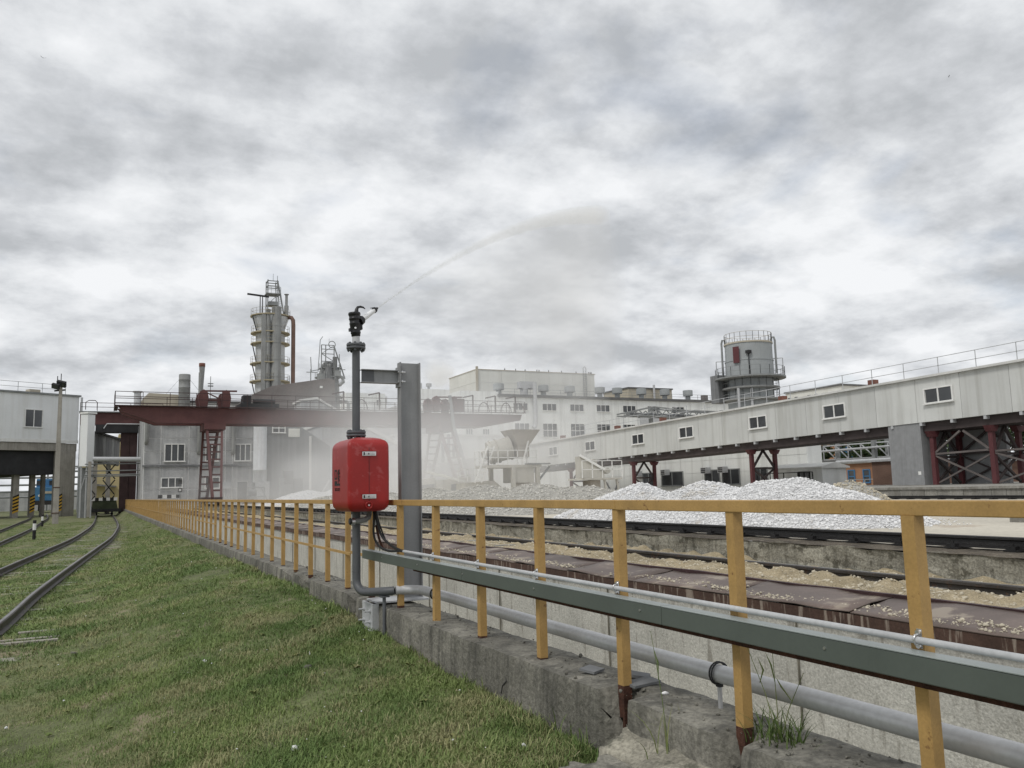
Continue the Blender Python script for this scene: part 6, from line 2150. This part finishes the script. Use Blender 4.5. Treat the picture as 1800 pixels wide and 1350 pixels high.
for i, (x, y, h, r, lab) in enumerate((
        (84, 80.5, 8.6, 3.2, "dark leafy tree behind the left blue container"), (92, 79, 8.2, 3.6, "dark leafy tree left of the orange brick block"), (79, 70.0, 7.2, 2.8, "dark leafy tree between the two blue containers"),
        (84, 66, 7.4, 3.0, "dark leafy tree behind the right blue container"), (88, 62, 8.6, 3.2, "dark tree above the dark brick roof, leftmost of the right group"), (95, 63, 9.0, 3.4, "tall dark tree above the dark brick building, second of the right group"),
        (92, 56, 8.2, 3.2, "dark tree above the dark brick building, third of the right group"), (100, 57, 9.4, 3.6, "dark tree at the right picture edge above the brick building"), (72, 62, 6.8, 2.4, "smaller dark tree right behind the workshop roof"), (110, 84, 9.5, 4.2, "far dark tree behind the orange brick block"))):
    tree(x, y, h, r, lab, 40 + i)

# ================================================================== GRASS
def blade_mesh(name, m, nb, hmin, hmax, spread, lean, width, seed):
    rg = np.random.default_rng(seed)
    V, F = [], []
    for i in range(nb):
        a = rg.uniform(0, 6.28)
        p = np.array([rg.normal(0, spread), rg.normal(0, spread), 0])
        h = rg.uniform(hmin, hmax)
        w = width * rg.uniform(0.7, 1.3)
        d = np.array([math.cos(a), math.sin(a), 0])
        s_ = np.array([-d[1], d[0], 0])
        L = lean * rg.uniform(0.3, 1.2)
        p1 = p + d * L * h * 0.35 + np.array([0, 0, h * 0.55])
        p2 = p + d * L * h + np.array([0, 0, h * (1 - 0.25 * L)])
        k = len(V)
        V += [p - s_ * w, p + s_ * w, p1 - s_ * w * 0.8, p1 + s_ * w * 0.8, p2]
        F += [(k, k + 1, k + 3, k + 2), (k + 2, k + 3, k + 4)]
    me = bpy.data.meshes.new(name)
    me.from_pydata([tuple(v) for v in V], [], F)
    me.materials.append(m)
    me.update()
    return me


tufts = bpy.data.collections.new("grass_tufts")       # not linked to the scene: only a source for the lawn
for i in range(6):
    tufts.objects.link(bpy.data.objects.new("tuft_%d" % i, blade_mesh("tuft", grassm, 28, 0.012, 0.048, 0.055, 1.0, 0.0022, 100 + i)))
for i in range(2):
    tufts.objects.link(bpy.data.objects.new("tuft_tall_%d" % i, blade_mesh("tuft", grassm, 16, 0.035, 0.10, 0.035, 1.0, 0.0023, 200 + i)))

ng = bpy.data.node_groups.new("lawn", "GeometryNodeTree")
ng.interface.new_socket("Geometry", in_out="INPUT", socket_type="NodeSocketGeometry")
ng.interface.new_socket("Geometry", in_out="OUTPUT", socket_type="NodeSocketGeometry")
gi, go = ng.nodes.new("NodeGroupInput"), ng.nodes.new("NodeGroupOutput")
iop = ng.nodes.new("GeometryNodeInstanceOnPoints")
ci = ng.nodes.new("GeometryNodeCollectionInfo")
ci.inputs[0].default_value = tufts
ci.inputs["Separate Children"].default_value = True
ci.inputs["Reset Children"].default_value = True
ng.links.new(gi.outputs[0], iop.inputs["Points"])
ng.links.new(ci.outputs[0], iop.inputs["Instance"])
iop.inputs["Pick Instance"].default_value = True
for nm, dt, sock in (("idx", "INT", "Instance Index"), ("rot", "FLOAT_VECTOR", "Rotation"), ("scl", "FLOAT_VECTOR", "Scale")):
    na = ng.nodes.new("GeometryNodeInputNamedAttribute")
    na.data_type = dt
    na.inputs[0].default_value = nm
    ng.links.new(na.outputs[0], iop.inputs[sock])
ng.links.new(iop.outputs[0], go.inputs[0])

pts, idx, rot, scl = [], [], [], []
yawdeg = math.degrees(YAW)


def add_tuft(x, y, tall=False, k=1.0, zoff=0.0):
    d = math.hypot(x, y)
    far = min(2.2, max(1.0, d / 8.0))
    pts.append((x, y, gz(x, y) - 0.006 + zoff))
    idx.append(random.choice((6, 7)) if tall else random.randrange(6))
    rot.append((random.uniform(-0.15, 0.15), random.uniform(-0.15, 0.15), random.uniform(0, 6.28)))
    s = k * random.uniform(0.7, 1.3)
    scl.append((s * far, s * far, s * (1 + (far - 1) * 0.18)))


cnt = 0
while cnt < 80000:
    # area sampled so that the density falls with distance
    d = 2.0 + 78 * random.random() ** 2.1
    a = R(random.uniform(-10, 41 if d < 7 else 34))
    x, y = d * math.sin(a), d * math.cos(a)
    if x > 2.40:
        continue
    cnt += 1
    if 1.92 < x and 2.75 < y < 3.95:
        continue
    cx = trackA(y)[0]
    on_track = abs(abs(x - cx) - 0.78) < 0.12
    if on_track:
        continue
    q = fbm(x * 0.55, y * 0.55, 6.0)
    worn = max(0, q - 0.05) * 2.4 + (0.45 if abs(x - cx) < 1.35 and y > 30 else 0)
    if random.random() < min(worn, 0.72):
        continue
    lush = fbm(x * 0.35 + 9, y * 0.35, 2.0)
    add_tuft(x, y, False, 0.85 + 0.5 * max(-0.4, lush))
    if random.random() < 0.04 + 0.16 * max(0, lush):
        add_tuft(x + random.gauss(0, 0.05), y + random.gauss(0, 0.05), True, random.uniform(0.6, 1.0))
for _ in range(1500):            # taller fringe along the kerb
    y = 4.0 + 14 * random.random() ** 1.6
    if 7.8 < y < 8.3:
        continue
    if fbm(0, y * 0.9, 12) > -0.1:
        add_tuft(2.41 - abs(random.gauss(0, 0.07)), y, random.random() < 0.45, random.uniform(0.6, 1.15))
for _ in range(160):             # fringe round the broken slab
    a = random.uniform(1.2, 5.0)
    add_tuft(2.05 + 0.26 * math.cos(a), 3.35 + 0.66 * math.sin(a), True, random.uniform(0.5, 0.9))
me = bpy.data.meshes.new("lawn_grass")
me.vertices.add(len(pts))
me.vertices.foreach_set("co", np.array(pts, dtype=np.float32).reshape(-1))
for nm, dt, arr in (("idx", "INT", np.array(idx, dtype=np.int32)), ("rot", "FLOAT_VECTOR", np.array(rot, dtype=np.float32)), ("scl", "FLOAT_VECTOR", np.array(scl, dtype=np.float32))):
    at = me.attributes.new(nm, dt, "POINT")
    at.data.foreach_set("value" if dt == "INT" else "vector", arr.reshape(-1))
me.materials.append(grassm)
lawn = link("lawn_grass", me)
tag(lawn, "short green grass with dry patches left of the fence", "grass", kind="stuff")
lawn.modifiers.new("lawn", "NODES").node_group = ng

# straw and dead stalks lying in the turf
V, F = [], []
for _ in range(1500):
    a = R(random.uniform(-8, 40))
    d = 2.4 + 11 * random.random() ** 1.5
    x, y = d * math.sin(a), d * math.cos(a)
    if x > 2.36 or (x > 1.85 and 2.3 < y < 3.9):
        continue
    if fbm(x * 0.8, y * 0.8, 21) < -0.05:
        continue
    z = gz(x, y) + random.uniform(0.01, 0.04)
    q = random.uniform(0, 6.28)
    L = random.uniform(0.02, 0.075)
    w = random.uniform(0.0008, 0.0016)
    e = Vector((math.cos(q), math.sin(q), random.uniform(-0.1, 0.5)))
    s_ = Vector((-math.sin(q), math.cos(q), 0)) * w
    p = Vector((x, y, z))
    k = len(V)
    V += [tuple(p - s_), tuple(p + s_), tuple(p + e * L + s_), tuple(p + e * L - s_)]
    F.append((k, k + 1, k + 2, k + 3))
tag(pydata("straw", V, F, mat("dry_straw", (0.44, 0.38, 0.24), 0.8, 0.3, 20)), "dry straw scattered in the foreground turf", "straw", kind="stuff")
bv, bf = [], []
for _ in range(260):              # flat broad-leaved weeds
    a = R(random.uniform(-8, 40))
    d = 2.6 + 12 * random.random() ** 1.4
    x, y = d * math.sin(a), d * math.cos(a)
    if x > 2.34 or (x > 1.85 and 2.3 < y < 3.9):
        continue
    z = gz(x, y) + 0.012
    for j in range(random.randint(4, 8)):
        q = random.uniform(0, 6.28)
        L = random.uniform(0.025, 0.06)
        w = L * 0.28
        e = Vector((math.cos(q), math.sin(q), 0))
        s_ = Vector((-math.sin(q), math.cos(q), 0)) * w
        p = Vector((x, y, z))
        k = len(bv)
        lift = random.uniform(0.008, 0.03)
        bv += [tuple(p), tuple(p + e * L * 0.55 + s_ + Vector((0, 0, lift))), tuple(p + e * L + Vector((0, 0, lift * 0.7))), tuple(p + e * L * 0.55 - s_ + Vector((0, 0, lift)))]
        bf.append((k, k + 1, k + 2, k + 3))
tag(pydata("broadleaf_weeds", bv, bf, weedm), "flat broad-leaved weeds scattered through the turf", "weeds", kind="stuff")

# weeds on the kerb beside the near posts
def weed(name, cx, cy, cz, n, hmin, hmax, spread, label, seed, stalks=0):
    rg = np.random.default_rng(seed)
    b_v, b_f = [], []
    for i in range(n):
        a = rg.uniform(0, 6.28)
        h = rg.uniform(hmin, hmax)
        p = np.array([cx + rg.normal(0, spread), cy + rg.normal(0, spread * 1.6), cz])
        d = np.array([math.cos(a), math.sin(a), 0])
        s_ = np.array([-d[1], d[0], 0])
        L = rg.uniform(0.25, 0.95)
        w = 0.0032
        k = len(b_v)
        for q in range(6):
            u = q / 5
            c = p + d * L * h * u ** 1.8 + np.array([0, 0, h * (u - 0.38 * L * u ** 2.4)])
            b_v += [c - s_ * w * (1 - u ** 2), c + s_ * w * (1 - u ** 2) + 1e-5]
        b_f += [(k + 2 * q, k + 2 * q + 1, k + 2 * q + 3, k + 2 * q + 2) for q in range(5)]
    t = thing(name, label, "weeds", (cx, cy, cz))
    pydata("leaves", [tuple(v) for v in b_v], b_f, weedm, t)
    if stalks:
        b = MB()
        for i in range(stalks):
            a = rg.uniform(-1.0, 1.0)
            h = hmax * rg.uniform(1.4, 2.3)
            b.path([(cx, cy, cz), (cx + 0.02 * a, cy - 0.05 * a, cz + h * 0.5), (cx + 0.05 * a, cy - 0.13 * a, cz + h)], [0.0022, 0.0018, 0.0012], 5)
            b.path([(cx + 0.03 * a, cy - 0.07 * a, cz + h * 0.6), (cx + 0.05 * a, cy + 0.02, cz + h * 0.75), (cx + 0.05 * a, cy + 0.05, cz + h * 0.86)], [0.0015, 0.004, 0.0006], 5)
        b.build("seed_stalk", weedm, t)


weed("weed_clump", 2.60, 2.84, 0.40, 120, 0.08, 0.22, 0.045, "clump of long grass growing on the kerb by the nearest posts", 5, 3)
weed("weed_tuft", 2.40, 3.35, 0.27, 9, 0.10, 0.26, 0.05, "few thin grass stalks leaning on the kerb above the mortar spill", 6, 1)
weed("weed_tuft", 2.38, 4.25, 0.14, 22, 0.06, 0.2, 0.06, "thin grass tuft at the kerb left of the broken post", 8, 0)
weed("weed_tuft", 2.37, 5.6, 0.14, 34, 0.05, 0.17, 0.06, "bushy dark weed against the kerb's middle stretch", 9, 0)

# stones lying in the grass and on the kerb
sp = [((0.70, 5.35), 0.028, "pale rounded stone lying in bare soil in the foreground grass"), ((0.93, 8.5), 0.02, "small pale stone in the middle of the lawn"), ((1.12, 5.4), 0.034, "dark clod in the grass right of the pale rounded stone"), ((1.57, 7.1), 0.040, "grey stone on the worn grass patch"), ((-0.62, 8.2), 0.02, "white stone in the left foreground grass"), ((2.15, 4.35), 0.022, "white stone in the grass left of the broken slab"), ((-0.20, 11.2), 0.06, "grey stone at the end of the farthest bare sleeper")]
for (p, s, lab) in sp:
    o = stones("stone", [(p[0], p[1], gz(*p) + s * 0.45)], [s], whitestone if "pale" in lab or "white" in lab else curbm)
    tag(o, lab, "stone", "stones lying in the grass")
o = stones("stone", [(2.64, 3.70, 0.440)], [0.026], whitestone)
tag(o, "white stone resting on the kerb behind the broken post", "stone", "stones lying in the grass")
pts, sz = [], []
for _ in range(260):
    a = R(random.uniform(-6, 34))
    d = 4 + 30 * random.random() ** 1.5
    x, y = d * math.sin(a), d * math.cos(a)
    if x < 2.3:
        pts.append((x, y, gz(x, y) + 0.03 + 0.02 * random.random()))
        sz.append(random.uniform(0.004, 0.009) * max(1, d / 12))
tag(stones("clover_flowers", pts, sz, whitestone), "tiny white clover heads dotted through the grass", "flowers", kind="stuff")
pts, sz = [], []
for _ in range(420):
    y = 2.2 + 12 * random.random() ** 1.5
    x = random.uniform(2.45, 2.80)
    pts.append((x, y, 0.436 + 0.004 * random.random()))
    sz.append(0.004 + 0.012 * random.random() ** 4)
tag(stones("kerb_chippings", pts, sz, curbm), "loose grey chippings on top of the kerb", "chippings", kind="stuff")
for (x, y, w, l, a, lab) in ((2.66, 3.93, 0.10, 0.09, 0.2, "broken dark slate chip against the broken post"), (2.74, 4.1, 0.05, 0.14, 0.8, "thin dark slate chip on the kerb"), (2.60, 4.35, 0.06, 0.10, 0.5, "dark slate chip farther along the kerb")):
    M_ = Matrix.Translation((x, y, 0.445)) @ Matrix.Rotation(a, 4, "Z") @ Matrix.Rotation(0.12, 4, "X")
    tag(MB(M_).box(-w, w, -l / 2, l / 2, 0, 0.014).build("slate_chip", dark_w), lab, "slate chip", "slate chips on the kerb")

# ================================================================== WATER JET AND SPRAY
def vol(name, col, dens, hetero=None, aniso=0.2):
    m = bpy.data.materials.new(name)
    m.use_nodes = True
    N, L = m.node_tree.nodes, m.node_tree.links
    N.remove(N["Principled BSDF"])
    pv = N.new("ShaderNodeVolumePrincipled")
    pv.inputs["Color"].default_value = (*col, 1)
    pv.inputs["Density"].default_value = dens
    pv.inputs["Anisotropy"].default_value = aniso
    L.new(pv.outputs[0], N["Material Output"].inputs["Volume"])
    if hetero:
        tc = N.new("ShaderNodeTexCoord")
        ln = N.new("ShaderNodeVectorMath")
        ln.operation = "LENGTH"
        L.new(tc.outputs["Object"], ln.inputs[0])
        mr = N.new("ShaderNodeMapRange")
        mr.interpolation_type = "SMOOTHSTEP"
        mr.inputs[1].default_value = 1.0
        mr.inputs[2].default_value = 0.15
        L.new(ln.outputs[1], mr.inputs[0])
        nz = N.new("ShaderNodeTexNoise")
        nz.inputs["Scale"].default_value = hetero
        nz.inputs["Detail"].default_value = 3
        L.new(tc.outputs["Object"], nz.inputs["Vector"])
        m2 = N.new("ShaderNodeMapRange")
        m2.inputs[1].default_value = 0.32
        m2.inputs[2].default_value = 0.68
        m2.inputs[3].default_value = 0.15
        m2.inputs[4].default_value = 1.5
        L.new(nz.outputs["Fac"], m2.inputs[0])
        mu = N.new("ShaderNodeMath")
        mu.operation = "MULTIPLY"
        L.new(mr.outputs[0], mu.inputs[0])
        L.new(m2.outputs[0], mu.inputs[1])
        m3 = N.new("ShaderNodeMath")
        m3.operation = "MULTIPLY"
        m3.inputs[1].default_value = dens
        L.new(mu.outputs[0], m3.inputs[0])
        L.new(m3.outputs[0], pv.inputs["Density"])
    return m


JA, JE, JK, JS = R(62), R(35), 0.050, 4.75
tip = b0 + bdir * 0.315
hdir = Vector((math.sin(JA), math.cos(JA), 0))
across = Vector((math.cos(JA), -math.sin(JA), 0))


def jet(s):
    return tip + hdir * s + Vector((0, 0, s * math.tan(JE) - JK * s * s))


jt = thing("water_jet", "arching water jet with falling spray leaving the cannon", "water jet", tip)
b = MB()
n = 30
b.path([jet(JS * i / n) for i in range(n + 1)], [0.010 + 0.145 * (i / n) ** 1.2 for i in range(n + 1)], 10)
b.build("jet_core", vol("jet_water", (0.99, 0.99, 0.985), 2.4), jt)
pts, sz = [], []
for _ in range(2600):
    s = JS * random.random() ** 1.25
    q = jet(s)
    w = 0.003 + 0.06 * s / JS
    p = q + across * random.gauss(0, w) + Vector((0, 0, random.gauss(-0.3 * w, w)))
    pts.append(tuple(p))
    sz.append(random.uniform(0.0018, 0.0042) * (0.7 + 0.9 * s / JS))
wat = mat("water_drops", (0.80, 0.81, 0.80), 0.15, 0.05, 5)
tag(stones("droplets", pts, sz, wat, jt), kind="stuff")
# spray curtain sinking from the jet
rows_, v, f = 26, [], []
for i in range(rows_ + 1):
    u = i / rows_
    s = 0.25 + (JS + 0.05 - 0.25) * u
    q = jet(s)
    drop = (0.2 + 3.6 * u) if u > 0.02 else 0.05
    wid = 0.03 + 0.55 * u ** 0.8
    for (a, dz) in ((-0.35, 0.02), (0.35, 0.02), (1.0, -0.35), (0.75, -0.65), (0.0, -1.0), (-0.75, -0.65), (-1.0, -0.35)):
        v.append(tuple(q + across * (a * wid * (1.0 if u < 0.97 else 0.4)) + Vector((0, 0, dz * drop)) - hdir * (0.25 * drop * -dz * 0.5)))
m = 7
f = [(i * m + k, i * m + (k + 1) % m, (i + 1) * m + (k + 1) % m, (i + 1) * m + k) for i in range(rows_) for k in range(m)]
f += [tuple(range(m - 1, -1, -1)), tuple(range(rows_ * m, rows_ * m + m))]
o = pydata("spray_curtain", v, f, vol("spray_mist", (0.99, 0.99, 0.995), 0.46), jt, True)
tag(o, kind="stuff")
b = MB()
s0 = Vector((PX + 0.07, PY, 3.14))
b.path([s0 + Vector((0.10, 0.05, 0.035)) * k + Vector((0, 0, -0.002 * k * k)) for k in range(9)], [0.004, 0.012, 0.018, 0.024, 0.028, 0.028, 0.024, 0.014, 0.002], 8)
b.build("side_spray", vol("side_spray_mist", (0.9, 0.9, 0.9), 1.5), jt)


def blob(name, c, rad, label, dens, nscale):
    b = MB()
    nr, ns = 12, 20
    b.lathe((0, 0, 0), [(max(0.01, math.sin(math.pi * i / nr)), -math.cos(math.pi * i / nr)) for i in range(nr + 1)], ns)
    o = link(name, b.mesh(name, vol(name + "_vol", (0.98, 0.98, 0.98), dens, nscale)), None, c)
    o.scale = rad
    return tag(o, label, "dust", kind="stuff")


blob("dust_cloud", (22.5, 65, 3.0), (17.0, 24, 9.8), "pale dust cloud drifting over the stone yard", 0.088, 2.0)
blob("steam_plume", (83.5, 216, 33.5), (5.5, 5, 5.0), "white steam puff rising behind the far vent block", 0.5, 2.4)
blob("dust_puff", (10.5, 84, 1.2), (8, 4.5, 3.6), "low white dust puff before the grey panel building", 0.13, 2.6)
